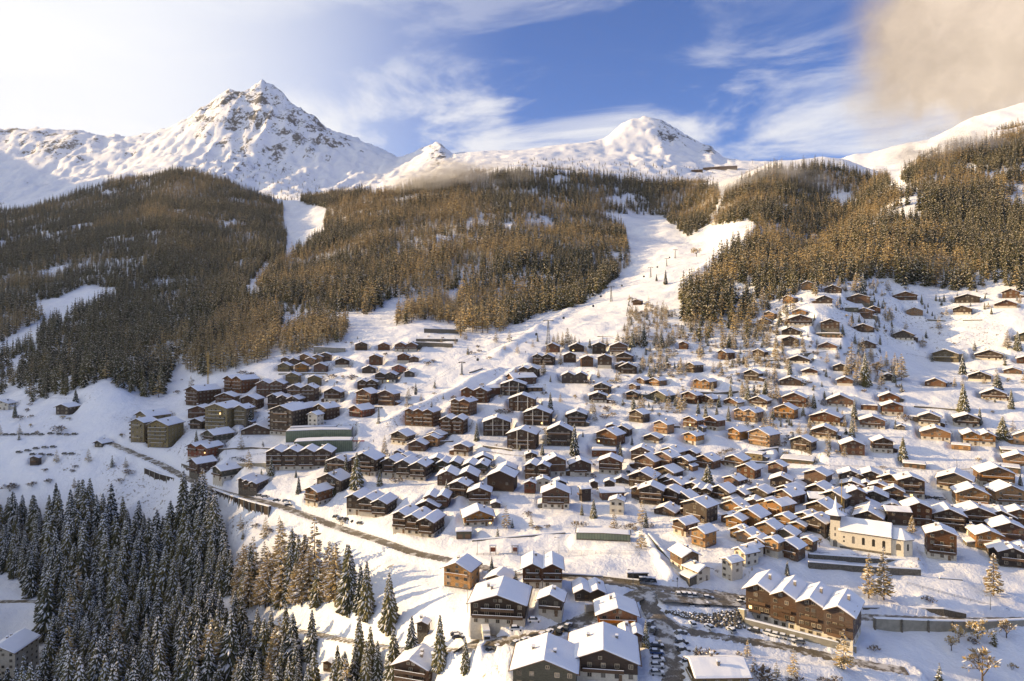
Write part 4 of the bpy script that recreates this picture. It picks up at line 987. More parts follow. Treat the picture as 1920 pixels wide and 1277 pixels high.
# ------------------------------------------------------------------ vehicles
def make_car(col):
    r = empty('parked_car', (0, 0, 0)); L, W = 4.3, 1.76
    b = MB()
    low = [(-L/2, .38), (-L/2, .78), (-L/2+.12, .92), (-.55, .98), (1.05, .95), (L/2-.1, .80), (L/2, .62), (L/2, .36)]
    n = len(low)
    for s1, s2 in ((1, .94),):
        vs = [(x, -W/2*(1 if z < .85 else .94), z) for x, z in low] + [(x, W/2*(1 if z < .85 else .94), z) for x, z in low]
        b.add(vs, [tuple(range(n)), tuple(range(2*n-1, n-1, -1))] + [((i+1) % n, i, n+i, n+(i+1) % n) for i in range(n)])
    b.build('body', M['car_' + col], r)
    cabp = [(-1.85, .96, .80), (-1.45, 1.40, .64), (-.2, 1.47, .64), (.35, 1.38, .66), (1.05, .94, .80)]
    k = len(cabp); g = MB()
    vs = [(x, -w, z) for x, z, w in cabp] + [(x, w, z) for x, z, w in cabp]
    g.add(vs, [tuple(range(k))[::-1], tuple(range(k, 2*k))] + [(i, i+1, k+i+1, k+i) for i in range(k-1)]); g.build('windows', M['carglass'], r)
    MB().box(-1.4, .25, -.60, .60, 1.42, 1.50).build('roof_panel', M['car_' + col], r)
    sn = MB(); sn.box(-1.35, .2, -.58, .58, 1.503, 1.64).box(1.15, L/2-.15, -.7, .7, .93, 1.02); sn.build('snow_cover', M['snow'], r)
    for sx in (-1.35, 1.35):
        for sy in (-1, 1): MB().tube((sx, sy*(W/2-.18), .32), (sx, sy*(W/2+.02), .32), .32, None, 10).build('wheel', M['tyre'], r)
    for sy in (-1, 1): MB().box(L/2-.04, L/2+.03, sy*.62-.16, sy*.62+.16, .60, .74).build('headlight', M['lamp'], r)
    return r
CARS = """1232 1214 0 black;1231 1226 0 blue;1233 1240 0 white;1232 1251 0 white;1232 1265 0 silver;1277 1190 20 dark_grey;1278 1207 0 black;1281 1222 0 dark_grey;1291 1245 0 silver;1224 1184 70 dark_grey;1219 1172 70 black
1272 1117 85 silver;1282 1117 85 grey;1292 1118 85 white;1302 1119 85 silver;1328 1124 0 black;1295 1136 90 white;1324 1136 90 dark_grey;1389 1133 10 silver;1394 1127 10 black;1404 1131 10 grey
1299 1173 100 white;1330 1179 110 white;1371 1185 110 silver;1414 1185 150 black;1437 1189 150 white;1450 1193 150 white;1464 1196 150 silver;1482 1200 160 white;1497 1206 165 grey
1051 1184 60 black;1065 1177 60 grey;1030 1189 60 white;1017 1194 60 red;985 1204 50 silver;969 1209 50 dark_grey;935 1217 40 black;922 1221 40 grey;1002 1166 0 white;968 1182 0 white;856 1192 10 black;859 1197 10 dark_grey;1143 1181 0 white
436 932 -30 dark_grey;447 936 -30 black;458 940 -30 grey;469 944 -30 black;481 948 -30 dark_grey;494 952 -30 black;487 931 -10 dark_grey;498 933 -10 grey;519 940 0 dark_grey;536 941 20 silver;541 949 20 black;629 970 80 black;640 974 80 black
652 975 -20 black;665 980 -20 dark_grey;676 983 -20 grey
1201 1088 90 black;1207 1088 90 dark_grey;1213 1089 90 black;1219 1089 90 grey;1225 1090 90 black;1758 936 0 dark_grey;1765 937 0 silver;1740 934 0 black
12 816 0 dark_grey;25 816 0 black;40 815 0 grey;52 816 0 black;64 815 0 dark_grey;78 816 0 black;95 814 0 dark_grey;112 815 0 black;126 816 0 grey;140 815 0 black;36 849 0 black;52 846 0 dark_grey;68 842 0 black;84 840 0 grey;100 839 0 black;62 853 10 black;78 853 0 grey;94 854 0 black;122 852 0 dark_grey;135 852 0 black;440 861 0 white;450 862 0 white;1173 905 0 grey;1178 886 90 dark_grey"""
protos = {}; cl = []
for t in CARS.replace('\n', ';').split(';'):
    u, v, hd, c = t.split(); u, v, hd = float(u), float(v), float(hd); c = c.replace('_', ' ')
    x, y, z = spot(u, v)
    if c not in protos: protos[c] = make_car(c); o = protos[c]
    else: o = copy_tree(protos[c])
    o.location = (x, y, z + .02); o.rotation_euler = (0, 0, math.radians(hd + random.uniform(-4, 4)))
    zn = ('beside the street at bottom centre' if 1215 < u < 1300 and v > 1165 else 'in the car park at the junction' if 1260 < u < 1410 and v < 1145 else 'below the rubble bank and block' if 1290 < u < 1500 and v > 1165
          else 'along the street past the black gabled house' if 840 < u < 1150 and v > 1150 else 'above the pillared wall' if 420 < u < 550 and v > 920 else 'below the triple gabled house' if 600 < u < 690 else 'by the bus shelter' if 1190 < u < 1230
          else 'on the far left snow field' if u < 160 else 'by the white terrace' if u < 460 else 'in the upper village lane')
    cl.append(dict(u=u, v=v, zone=zn, zonetext=zn, o=o, c=c, z=z))
rank_rows(cl, 9)
for t in cl:
    tag(t['o'], fit_label(('parked ' if 'dark' not in t['c'] else '') + t['c'].replace('dark grey', 'dark-grey') + ' car', place_phrase(t)), 'car', 'snow dusted parked cars')
def truck():
    x, y, z = spot(911, 1199); r = empty('box_truck', (x, y, z), math.radians(-82))
    MB().box(-3.2, 1.9, -1.2, 1.2, .8, 3.6).build('cargo_box', M['w'][0], r)
    MB().prism([(2.0, .6), (4.0, .6), (4.0, 1.7), (3.6, 2.9), (2.0, 2.9)], -1.1, 1.1).build('cab', M['car_white'], r)
    MB().box(3.62, 4.03, -.95, .95, 1.75, 2.6).build('windscreen', M['carglass'], r)
    for sx in (-2.2, 3.0):
        for sy in (-1, 1): MB().tube((sx, sy*.85, .5), (sx, sy*1.22, .5), .5, None, 12).build('wheel', M['tyre'], r)
    MB().box(-3.15, 1.85, -1.15, 1.15, 3.603, 3.85).build('snow_cover', M['snow'], r)
    tag(r, 'pale box truck parked in front of the large black gabled house', 'truck')
    return r
truck()

# ------------------------------------------------------------------ people on the snow, each one skinned figure
def person(u, v, cm, turn, label):
    x, y, z = spot(u, v)
    V = [(0,0,.95),(0,0,1.2),(0,0,1.42),(0,0,1.52),(0,.02,1.68),(-.2,0,1.4),(-.3,-.05,1.12),(-.28,-.2,.92),(.2,0,1.4),(.3,-.05,1.12),(.28,-.2,.92),(-.1,0,.9),(-.14,-.05,.5),(-.15,.04,.08),(-.15,-.12,.03),(.1,0,.9),(.14,-.08,.5),(.15,.04,.08),(.15,-.12,.03)]
    E = [(0,1),(1,2),(2,3),(3,4),(2,5),(5,6),(6,7),(2,8),(8,9),(9,10),(0,11),(11,12),(12,13),(13,14),(0,15),(15,16),(16,17),(17,18)]
    R = [.15,.15,.16,.06,.11,.07,.055,.04,.07,.055,.04,.1,.075,.055,.045,.1,.075,.055,.045]
    me = bpy.data.meshes.new('person'); me.from_pydata(V, E, []); o = bpy.data.objects.new('person', me); COL.objects.link(o)
    md = o.modifiers.new('skin', 'SKIN')
    for i, r in enumerate(R): me.skin_vertices[0].data[i].radius = (r, r)
    me.skin_vertices[0].data[0].use_root = True
    o.modifiers.new('sub', 'SUBSURF').levels = 1
    me.materials.append(cm); o.location = (x, y, z); o.rotation_euler = (0, 0, turn); o.scale = (1.05,)*3
    tag(o, label, 'person', 'people out on the snow')
person(669, 834, M['car_black'], .4, 'person in dark clothes standing left below the red net'); person(673, 834, M['car_blue'], -.5, 'person in blue clothes standing right below the red net')
person(700, 829, M['car_black'], 1.2, 'dark clothed person walking right of the red net'); person(1270, 1091, M['car_black'], .2, 'dark clothed person standing at the street corner')
person(985, 662, M['car_black'], .2, 'lone dark skier standing low on the blue shaded run')
x, y, z = spot(672, 829); r = empty('safety_net', (x, y, z))
for dx in (-4, -1.3, 1.3, 4): MB().tube((dx,0,-.3), (dx,0,1.3), .05).build('post', M['darkmetal'], r)
MB().box(-4, 4, -.03, .03, .45, 1.15).build('net', M['red'], r); tag(r, 'red safety net on the snow right of the green hall', 'safety net')

# ------------------------------------------------------------------ roads (laid on the ground), pads, ground mesh
ROADS = [
 ('main_road', 6.8, [(205,828),(250,850),(300,868),(350,895),(420,925),(480,936),(540,955),(600,976),(660,997),(720,1017),(780,1037),(850,1053),(900,1062),(960,1076),(1030,1082),(1090,1084),(1150,1090),(1215,1100),(1270,1104),(1330,1109),(1400,1122),(1470,1140),(1550,1152),(1640,1160),(1730,1163),(1830,1163),(1960,1162)]),
 ('side_street', 7.5, [(1212,1104),(1190,1118),(1150,1138),(1090,1162),(1020,1184),(960,1200),(915,1212)]),
 ('valley_road', 4.5, [(915,1212),(870,1218),(800,1219),(700,1207),(600,1191),(480,1166),(380,1152),(200,1137),(100,1127),(-60,1130)]),
 ('lower_street', 7.0, [(1208,1112),(1222,1142),(1243,1180),(1254,1215),(1262,1260),(1266,1330)]),
 ('wall_foot_road', 6.0, [(1218,1148),(1285,1184),(1380,1200),(1450,1208),(1550,1228),(1620,1244),(1700,1262)]),
 ('car_park', 10.0, [(1232,1122),(1300,1128),(1380,1131)]),
 ('forecourt', 9.0, [(885,1203),(905,1207),(925,1212)]),
 ('hill_lane', 3.2, [(1470,868),(1560,871),(1640,876),(1700,880),(1760,882),(1830,879),(1930,870)]),
 ('middle_lane', 3.2, [(905,846),(960,852),(1005,858),(1060,860),(1110,862)])]
def densify(P, step):
    out = [P[0]]
    for a, b in zip(P[:-1], P[1:]):
        n = max(1, int(np.linalg.norm(np.array(b) - a) / step))
        for k in range(1, n + 1): out.append(tuple(np.array(a) + (np.array(b) - a) * k / n))
    return np.array(out)
RP = []
XG = (UG - UC) / F * YG
rd_d = np.full(XG.shape, 1e9)
for nm, w, pts in ROADS:
    P = densify([spot(u, v)[:2] for u, v in pts], 3.0)
    z = ground_z(P[:, 0], P[:, 1]); 
    if len(z) > 15: z = smooth(z, 15)
    for _ in range(3): P = np.vstack([P[:1], (P[:-2] + P[1:-1]*2 + P[2:]) / 4, P[-1:]]) if len(P) > 2 else P
    RP.append((nm, w, P, z))
def box_dist(x, y, cx, cy, rz, hx, hy):
    c, s = math.cos(-rz), math.sin(-rz); dx, dy = x - cx, y - cy
    lx = np.abs(dx*c - dy*s) - hx; ly = np.abs(dx*s + dy*c) - hy
    return np.hypot(np.maximum(lx, 0), np.maximum(ly, 0))
# terraces under buildings: weighted blend of the pads
num = np.zeros(XG.shape); den = np.zeros(XG.shape); wmax = np.zeros(XG.shape)
for (cx, cy, rz, hx, hy, z) in PADS:
    R = math.hypot(hx, hy) + 5
    j0, j1 = np.searchsorted(YS, [cy - R, cy + R])
    if j1 <= j0: continue
    ua = ((cx - R) / max(cy - R, 50) if cx < R else (cx - R) / (cy + R)) * F + UC; ub = ((cx + R) / (cy - R) if cx + R > 0 else (cx + R) / (cy + R)) * F + UC
    i0 = int(np.clip((min(ua, ub) - US[0]) // 4, 0, len(US) - 1)); i1 = int(np.clip((max(ua, ub) - US[0]) // 4 + 2, 0, len(US)))
    sl = (slice(i0, i1), slice(j0, j1))
    dd = box_dist(XG[sl], YG[sl], cx, cy, rz, hx, hy)
    w = 1 - sstep(0, 3.5, dd)
    num[sl] += w**2 * z; den[sl] += w**2; wmax[sl] = np.maximum(wmax[sl], w)
m = den > 1e-6
ZG[m] = ZG[m] * (1 - wmax[m]) + (num[m] / den[m]) * wmax[m]
for nm, w, P, z in RP:
    for k in range(len(P)):
        R = w / 2 + 5; cx, cy = P[k]
        j0, j1 = np.searchsorted(YS, [cy - R, cy + R])
        u0, u1 = (cx - R) / cy * F + UC - 6, (cx + R) / cy * F + UC + 6
        i0 = int(np.clip((u0 - US[0]) // 4, 0, len(US) - 1)); i1 = int(np.clip((u1 - US[0]) // 4 + 2, 0, len(US)))
        if j1 <= j0 or i1 <= i0: continue
        sl = (slice(i0, i1), slice(j0, j1)); dd = np.hypot(XG[sl] - cx, YG[sl] - cy)
        ww = 1 - sstep(w/2 + .8, w/2 + (3.6 if nm != 'main_road' else 2.6), dd); better = dd < rd_d[sl]
        zz = ZG[sl]; tgt = zz * (1 - ww) + (z[k] - .12) * ww
        # snow bank thrown up beside the road
        tgt = tgt + .55 * np.exp(-((dd - w/2 - 1.6) / .8)**2) * (dd > w/2 + .5)
        zz[better] = tgt[better] if False else np.where(ww > .02, tgt, zz)[better]
        ZG[sl] = zz; rd_d[sl] = np.minimum(rd_d[sl], dd)
VG = VH - F * ZG / YG
# road ribbons
for nm, w, P, z in RP:
    T = np.gradient(P, axis=0); T /= np.linalg.norm(T, axis=1)[:, None] + 1e-9; NN = np.stack([-T[:, 1], T[:, 0]], 1)
    vs, fs = [], []; cols = 5
    for k in range(len(P)):
        zz = max(z[k], float(np.max([ground_z(*(P[k] + NN[k] * w * (q / (cols-1) - .5) * .9)) for q in range(cols)])) ) + .05
        for q in range(cols):
            t = q / (cols - 1) - .5; e = P[k] + NN[k] * w * t
            vs.append((e[0], e[1], zz - (.35 if q in (0, cols-1) else 0) * .5))
    for k in range(len(P) - 1):
        for q in range(cols - 1): a = k*cols + q; fs.append((a, a+cols, a+cols+1, a+1) if True else 0)
    me = bpy.data.meshes.new(nm); me.from_pydata(vs, [], fs); me.materials.append(M['road'] if 'lane' not in nm else M['lane']); me.update()
    tag(put(nm, me), kind='structure')

# ground mesh: one sheet
def grid_mesh(name, X, Y, Z, mats):
    nu, ny = X.shape
    co = np.stack([X, Y, Z], -1).reshape(-1, 3).astype(np.float32)
    idx = np.arange(nu * ny).reshape(nu, ny)
    q = np.stack([idx[:-1, :-1], idx[1:, :-1], idx[1:, 1:], idx[:-1, 1:]], -1).reshape(-1, 4).astype(np.int32)
    me = bpy.data.meshes.new(name); me.vertices.add(len(co)); me.vertices.foreach_set('co', co.ravel())
    me.loops.add(q.size); me.loops.foreach_set('vertex_index', q.ravel())
    me.polygons.add(len(q)); me.polygons.foreach_set('loop_start', np.arange(0, q.size, 4, dtype=np.int32))
    me.polygons.foreach_set('loop_total', np.full(len(q), 4, np.int32))
    me.polygons.foreach_set('use_smooth', np.ones(len(q), bool))
    for m in mats: me.materials.append(m)
    me.update(calc_edges=True); return me
tm = grid_mesh('ground', XG, YG, ZG, [M['terrain']])
# where rock shows: steep and rough parts of the high mountains
gz_u = np.gradient(ZG, axis=0) / (4.0 / F * YG); gz_y = np.gradient(ZG, axis=1) / np.gradient(YG, axis=1)
slope = np.hypot(gz_u, gz_y)
elev_px = VG
rock = far * np.clip(pk, 0, 1) * (sstep(.6, 1.3, slope) * .30)
rn = ridged(XG, YG, 120, 4, 71) * .6 + .5
rock += far * np.exp(-((UG - 500) / 150)**2) * (.20 + .24 * rn) * sstep(350, 200, VG)
rock += far * np.exp(-((UG - 405) / 55)**2) * .20 * sstep(270, 205, VG)
rock += far * np.exp(-((UG - 610) / 70)**2) * .20 * sstep(330, 240, VG)
rock += far * np.exp(-((UG - 90) / 150)**2) * (.22 + .2 * rn) * sstep(335, 262, VG)
rock += far * np.exp(-((UG - 1255) / 45)**2) * .42 * sstep(315, 250, VG)
rock += far * np.exp(-((UG - 1335) / 22)**2) * .42 * sstep(310, 285, VG) + far * np.exp(-((UG - 822) / 26)**2) * .46
rock = np.minimum(rock * 1.1, .46)
scrub = .9 * sstep(.35, .8, slope) * (YG < 1000) * (rd_d > 8) * (fbm(XG, YG, 60, 3, 88) > .15) 
scrub = np.clip(scrub + 1.0 * (np.exp(-((UG - 1110)/60)**2 - ((VG - 735)/40)**2) * 0), 0, 1)
for nm, arr in (('rock', rock), ('scrub', scrub)):
    at = tm.attributes.new(nm, 'FLOAT', 'POINT'); at.data.foreach_set('value', np.clip(arr, 0, 1).astype(np.float32).ravel())
tag(put('ground', tm), kind='structure')

# unseen ridge added sunward, its crest shaped to shade the village's left half
az, el = math.radians(SUN_AZ), math.radians(SUN_EL)
sx, sy = math.sin(az), math.cos(az)          # horizontal direction towards the sun
XR = -3300.0
BND = [(150,470),(230,455),(300,470),(350,470),(400,530),(450,600),(520,650),(560,640),(600,560),(700,470),(900,520),(1100,480),(1400,440),(1700,330),(2000,250),(2400,200),(3000,160),(3600,120),(4600,60)]
ys = np.arange(-2200, 6200, 40.0)
cr = []
for yq in ys:
    # ground point on the shade line whose sun ray crosses the ridge at yq
    yb = yq - (sy / sx) * (XR - 0) if abs(sx) > 1e-6 else yq
    ub = np.interp(yb, [b[0] for b in BND], [b[1] for b in BND]); xb = (ub - UC) / F * max(yb, 150)
    zb = float(ground_z(xb, np.clip(yb, 150, 4400))); dist = (XR - xb) / sx
    cr.append(zb + dist * math.tan(el))
cr = smooth(np.array(cr), 5) + 10 * vnoise(ys / 90, ys * 0, 4) + 5 * vnoise(ys / 37, ys * 0, 5)
prof = [(1500, -160), (700, .0), (300, .5), (80, .9), (0, 1.0), (-120, .85), (-500, .55), (-1500, .0)]
vx = []; vz = []
for dx, h in prof:
    vx.append(XR + dx + 0 * ys); vz.append(cr * h if h >= -1 else 0 * cr + h)
VX = np.array(vx)[::-1]; VZ = np.array(vz)[::-1]; VY = np.tile(ys, (len(prof), 1))
# keep the ridge out of the camera's field: its foot stays left of the frame edge
me = grid_mesh('shade_ridge', VX, VY, VZ, [M['snow']])
tag(put('shade_ridge', me), kind='structure')

# ------------------------------------------------------------------ trees
def conifer(seed, whorls, nb, w=.2, droop=.35, snow=True, H=1.0, gap=0.0, kind='s', lod=0):
    """unit-height tree: returns (trunk MB, crown MB) ; crown faces: 0 needles, 1 snow"""
    rng = random.Random(seed); tr = MB(); cr = MB()
    tr.tube((0, 0, -.06), (0, 0, .96), .016 if kind == 's' else .014, .002, 5 if lod else 6)
    z0 = .05 if kind == 's' else .12
    for k in range(whorls):
        t = (k + .3) / whorls
        z = z0 + (0.985 - z0) * t
        env = (1 - t) ** .85 * (1.0 if t > .12 else .8 + t * 1.6)
        for b in range(max(3, int(nb * (1 - .45 * t)))):
            if rng.random() < gap: continue
            a = 2 * math.pi * (b + rng.random() * .8) / max(3, int(nb * (1 - .45 * t))) + k * 1.7
            L = w * env * rng.uniform(.68, 1.15) + .012
            zz = z + rng.uniform(-.4, .4) * .9 / whorls
            ca, sa = math.cos(a), math.sin(a)
            wd = L * ((.34 if lod else .25) if kind == 's' else .17) + .005
            dz = -L * droop * rng.uniform(.7, 1.35); up = L * (.10 if kind == 's' else .22)
            def P(r, s, h): return (ca * r - sa * s, sa * r + ca * s, h)
            m1, m2 = .48 * L, L
            p0 = P(.004, 0, zz); l1 = P(m1, wd * .8, zz + dz * .35 - .012); r1 = P(m1, -wd * .8, zz + dz * .35 - .012); c1 = P(m1, 0, zz + dz * .30 + .008)
            tip = P(m2, 0, zz + dz); l2 = P(.82 * L, wd * .62, zz + dz * .95 - .014); r2 = P(.82 * L, -wd * .62, zz + dz * .95 - .014)
            cr.add([p0, l1, c1, r1, tip, l2, r2], [(0, 1, 2), (0, 2, 3), (1, 5, 4, 2), (2, 4, 6, 3)], 0)
            if snow and rng.random() < snow:
                e = .0045 + .004 * (1 - t); q = rng.uniform(.45, .8)
                cr.add([P(.15*L, 0, zz + dz*.1 + e), P(m1, wd*.8*q, zz + dz*.35 - .008 + e), P(m1, 0, zz + dz*.30 + .012 + e), P(m1, -wd*.8*q, zz + dz*.35 - .008 + e), P(m2*.97, 0, zz + dz + .002 + e)],
                       [(0, 1, 2), (0, 2, 3), (1, 4, 2), (2, 4, 3)], 1)
            if kind == 'l' and lod == 0:
                for s in (-1, 1):
                    for q in (.4, .65, .85):
                        b0 = P(L*q, 0, zz + dz*q*.8); b1 = P(L*q + L*.16, s*L*.24, zz + dz*q*.8 + up*.4); b2 = P(L*q + .012, s*L*.05, zz + dz*q*.8 - .01)
                        cr.add([b0, b1, b2], [(0, 1, 2)], 0 if rng.random() < .6 else 1)
    return tr, cr
def broadleaf(seed, n=5, bush=False):
    """bare frosted tree or bush: forking limbs with tufts of twigs"""
    rng = random.Random(seed); tr = MB(); cr = MB()
    def grow(p, d, L, r, lev):
        q = p + d * L; tr.tube(p, q, r, r * .6, 4 if lev else 6)
        if lev >= (2 if bush else 3):
            for _ in range(5):
                e = d + np.array([rng.gauss(0, .7), rng.gauss(0, .7), rng.gauss(.1, .5)]); e /= np.linalg.norm(e); l = L * rng.uniform(.6, 1.2)
                s = np.cross(e, (rng.random(), rng.random(), rng.random())); s /= np.linalg.norm(s) + 1e-9
                a = q + e * l; b = q + e * l * .55 + s * l * .18; c = q + e * l * .55 - s * l * .18
                cr.add([tuple(q), tuple(b), tuple(a), tuple(c)], [(0, 1, 2, 3)], 1 if rng.random() < .35 else 0)
                b = q + e * l * .8 + s * l * .5; cr.add([tuple(q + e*l*.4), tuple(b), tuple(q + e*l*.5)], [(0, 1, 2)], 0)
            return
        for _ in range(n if lev == 0 else 4):
            e = d * .75 + np.array([rng.gauss(0, .55), rng.gauss(0, .55), rng.gauss(.12, .25)]); e /= np.linalg.norm(e)
            grow(p + d * L * rng.uniform(.55, 1.0), e, L * rng.uniform(.55, .8), r * .55, lev + 1)
    if bush:
        for _ in range(6):
            e = np.array([rng.gauss(0, .6), rng.gauss(0, .6), 1.0]); e /= np.linalg.norm(e)
            grow(np.array([rng.gauss(0, .06), rng.gauss(0, .06), -.02]), e, .34, .012, 0 if False else 1)
    else: grow(np.array([0, 0, -.05]), np.array([0, 0, 1.0]), .36, .03, 0)
    return tr, cr
TM = {}
def tree_meshes(kind, i):
    if (kind, i) in TM: return TM[(kind, i)]
    if kind == 's': t, c = conifer(10 + i, 25, 15, .18 + .03 * (i % 3), .55 + .08 * (i % 2), .72); mats = [M['needles'], M['frost']]
    elif kind == 'l': t, c = conifer(40 + i, 17, 9, .20 + .03 * (i % 3), .12, .35, gap=.12, kind='l'); mats = [M['larch'], M['frost']]
    elif kind == 'd': t, c = broadleaf(60 + i); mats = [M['larch'], M['frost']]
    else: t, c = broadleaf(80 + i, 5, True); mats = [M['twig'], M['frost']]
    TM[(kind, i)] = (t.mesh('trunk', [M['bark']]), c.mesh('crown', mats)); return TM[(kind, i)]
NAMES = {'s': ('spruce', 'snowy dark spruce'), 'l': ('larch', 'golden brown larch'), 'd': ('bare_tree', 'frosted bare tree'), 'b': ('bush', 'low bare bush')}
def plant(kind, x, y, z, h, i, wide=1.0):
    t, c = tree_meshes(kind, i); nm = NAMES[kind][0]
    r = empty(nm, (x, y, z), random.uniform(0, 6.28)); r.scale = (h * wide, h * wide, h)
    put('trunk', t, r); put('crown', c, r); return r
TREES = """s 825 1252 103;s 772 1247 96;s 738 1277 100;s 708 1282 84;s 873 1259 65;s 666 1287 82;s 646 1292 74;l 1629 1122 88;l 1657 1125 102;l 1863 1117 84;b 1746 1129 17;d 1842 1280 76;d 1798 1205 40;d 1833 1198 54;d 1887 1196 40;d 1784 1220 34
b 1565 1278 18;b 1546 1281 16;b 1639 1220 15;b 1330 1245 34;b 1313 1232 22;b 1345 1252 26;b 1420 1281 40;b 1440 1282 34;b 1493 1286 26;s 1476 1078 28;l 1492 1096 14;s 1211 1212 52;s 922 1074 32;s 967 1094 26;s 1113 971 38;s 1091 966 24;s 1211 989 33;s 1327 910 40;b 1407 913 20
b 990 968 15;b 1008 994 13;b 1095 986 13;b 1026 990 10;s 1077 853 60;s 1185 834 18;s 1163 858 30;s 1017 852 22;s 894 826 35;s 838 820 15;s 837 930 32;s 669 913 68;s 649 890 40;s 612 884 30;s 626 926 48;s 712 910 30;l 721 857 42;s 682 849 10;s 730 861 12;b 740 905 15;b 755 903 12
s 596 801 40;l 380 962 88;s 509 889 35;s 490 898 20;s 560 925 34;s 555 895 16;s 469 799 40;s 368 832 27;s 1032 772 38;s 1016 771 20;s 1106 651 17;s 1086 646 11;l 1051 685 27;l 1019 703 30;l 967 704 16;s 1032 716 13;l 1156 717 24;l 1122 709 18;b 1104 721 16;s 972 743 22;b 947 777 16;b 938 775 13
l 1038 650 24;l 1046 648 27;l 1055 650 29;l 1064 647 34;l 1071 651 26;l 1078 645 18;l 1130 648 20;l 1138 650 18;l 1158 648 26;l 1168 650 24;l 1176 647 34;s 1186 650 34;l 1193 648 42;s 1207 648 46;l 1200 650 38;s 1240 650 32;l 1228 649 24;l 1254 650 30;l 1262 648 36
s 1250 683 22;s 1218 709 25;l 1226 712 22;l 1314 674 40;s 1367 651 30;l 1356 654 34;l 1376 656 30;s 1188 771 30;l 1204 771 32;s 1266 761 18;s 1309 775 26;s 1323 784 29;s 1344 781 22;s 1348 763 24;s 1366 789 29;s 1382 772 16;s 1370 745 27;s 1402 749 31;l 1336 735 20;s 1265 691 14;l 1236 694 36;l 1246 696 28;l 1276 686 18;b 1285 690 14;l 1350 690 18;l 1384 682 24;l 1400 690 26
s 1481 707 33;s 1435 738 31;l 1457 750 34;s 1549 706 17;b 1511 721 12;s 1622 723 64;l 1607 722 42;l 1597 702 62;l 1588 706 40;s 1526 764 28;s 1546 746 14;s 1561 746 12;s 1570 779 20;s 1602 784 36;s 1449 786 22;s 1464 800 14;s 1480 797 16;s 1506 779 21;s 1518 798 18;s 1597 820 40;l 1584 801 24;s 1520 819 18;s 1569 824 16;s 1483 832 15;s 1557 844 12
d 1645 704 32;l 1690 713 52;l 1678 700 40;l 1662 690 32;s 1676 716 24;s 1806 772 56;s 1896 766 38;s 1870 733 34;s 1805 702 40;b 1828 701 12;s 1880 822 43;s 1837 798 35;b 1768 798 12;s 1693 862 45;s 1679 805 20;b 1698 790 20;l 1790 726 20;b 1778 725 13
s 1728 571 19;s 1755 564 14;s 1770 566 16;s 1762 565 10;s 1734 579 10;s 1740 576 9;s 1739 587 9;s 1748 592 9;s 1753 599 10;s 1672 612 14;s 1668 590 13;s 1680 582 9;s 1846 580 14;s 1859 589 14;s 1853 574 9;s 1847 561 10;b 1727 645 12;s 1795 556 9;l 1889 655 38;s 1908 656 36;l 1912 569 19
l 1415 594 50;l 1431 582 46;s 1460 559 25;s 1477 553 17;l 1529 555 33;s 1497 545 18;l 1606 550 44;s 1618 557 47;s 1575 569 17;s 1580 627 20;s 1603 644 17;s 1628 641 12;s 1650 646 18;l 1505 649 22;l 1507 664 24;s 1527 601 14;s 1598 604 19;s 1611 604 15;s 1460 612 15;s 1477 618 13;s 1647 578 17;s 1631 574 12
l 1710 1000 36;s 1557 1014 31;d 1536 1025 20;s 1913 910 23;s 142 760 32;s 28 782 28;b 110 811 22;b 40 786 12;b 57 760 7;b 141 877 9;b 133 886 9;b 84 884 9;b 240 890 16;b 225 903 10;b 20 920 22;b 60 912 14;b 95 905 12;s 1248 533 28;s 1231 527 14;d 1306 481 24;b 455 702 12;b 470 706 14;b 335 738 10
l 565 655 40;l 548 660 34;l 532 668 36;b 620 710 14;b 660 712 16;b 656 690 8;b 801 685 12;b 812 680 10;b 884 664 9;b 898 660 8;b 1150 760 16;b 1142 772 16;b 1135 785 14;b 1178 745 16;b 640 985 20;b 505 1000 14;b 480 990 14;b 1172 995 16;b 1185 990 14;b 1452 912 12;b 1303 905 14;b 1360 850 12;b 1372 846 10;b 1350 854 12;l 1410 1070 10;b 1655 878 8;s 1008 640 14"""
trl = []
for k, t in enumerate(TREES.replace('\n', ';').split(';')):
    kd, u, v, h = t.split(); u, v, h = float(u), float(v), float(h)
    x, y, z = spot(u, v); hm = h * y / F
    wide = {'s': 1.0, 'l': 1.05, 'd': 1.0, 'b': 1.5}[kd]
    if (u, v) in ((1870, 733), (1880, 822), (1327, 910)): wide = 1.9
    o = plant(kd, x, y, z - .1, hm, k % (4 if kd in 'sl' else 3), wide)
    zn = zone_of(u, v)
    trl.append(dict(u=u, v=v, zone=zn + kd, zonetext=zn, o=o, k=kd, h=h))
rank_rows(trl, 22)
for t in trl:
    nm, w = NAMES[t['k']]
    sz = 'tall ' if t['h'] > 45 else 'tiny ' if t['h'] < 13 and t['k'] in 'sl' else ''
    tag(t['o'], fit_label(sz + w, place_phrase(t)), {'s': 'spruce', 'l': 'larch', 'd': 'bare tree', 'b': 'bush'}[t['k']], {'s': 'snowy spruces of the village', 'l': 'golden larches of the village', 'd': 'frosted bare trees', 'b': 'low bare bushes'}[t['k']])

# ------------------------------------------------------------------ woods
def inpoly(px, py, poly):
    r = np.zeros(px.shape, bool); n = len(poly)
    for i in range(n):
        x1, y1 = poly[i]; x2, y2 = poly[(i+1) % n]
        c = ((y1 > py) != (y2 > py)) & (px < (x2 - x1) * (py - y1) / (y2 - y1 + 1e-12) + x1); r ^= c
    return r
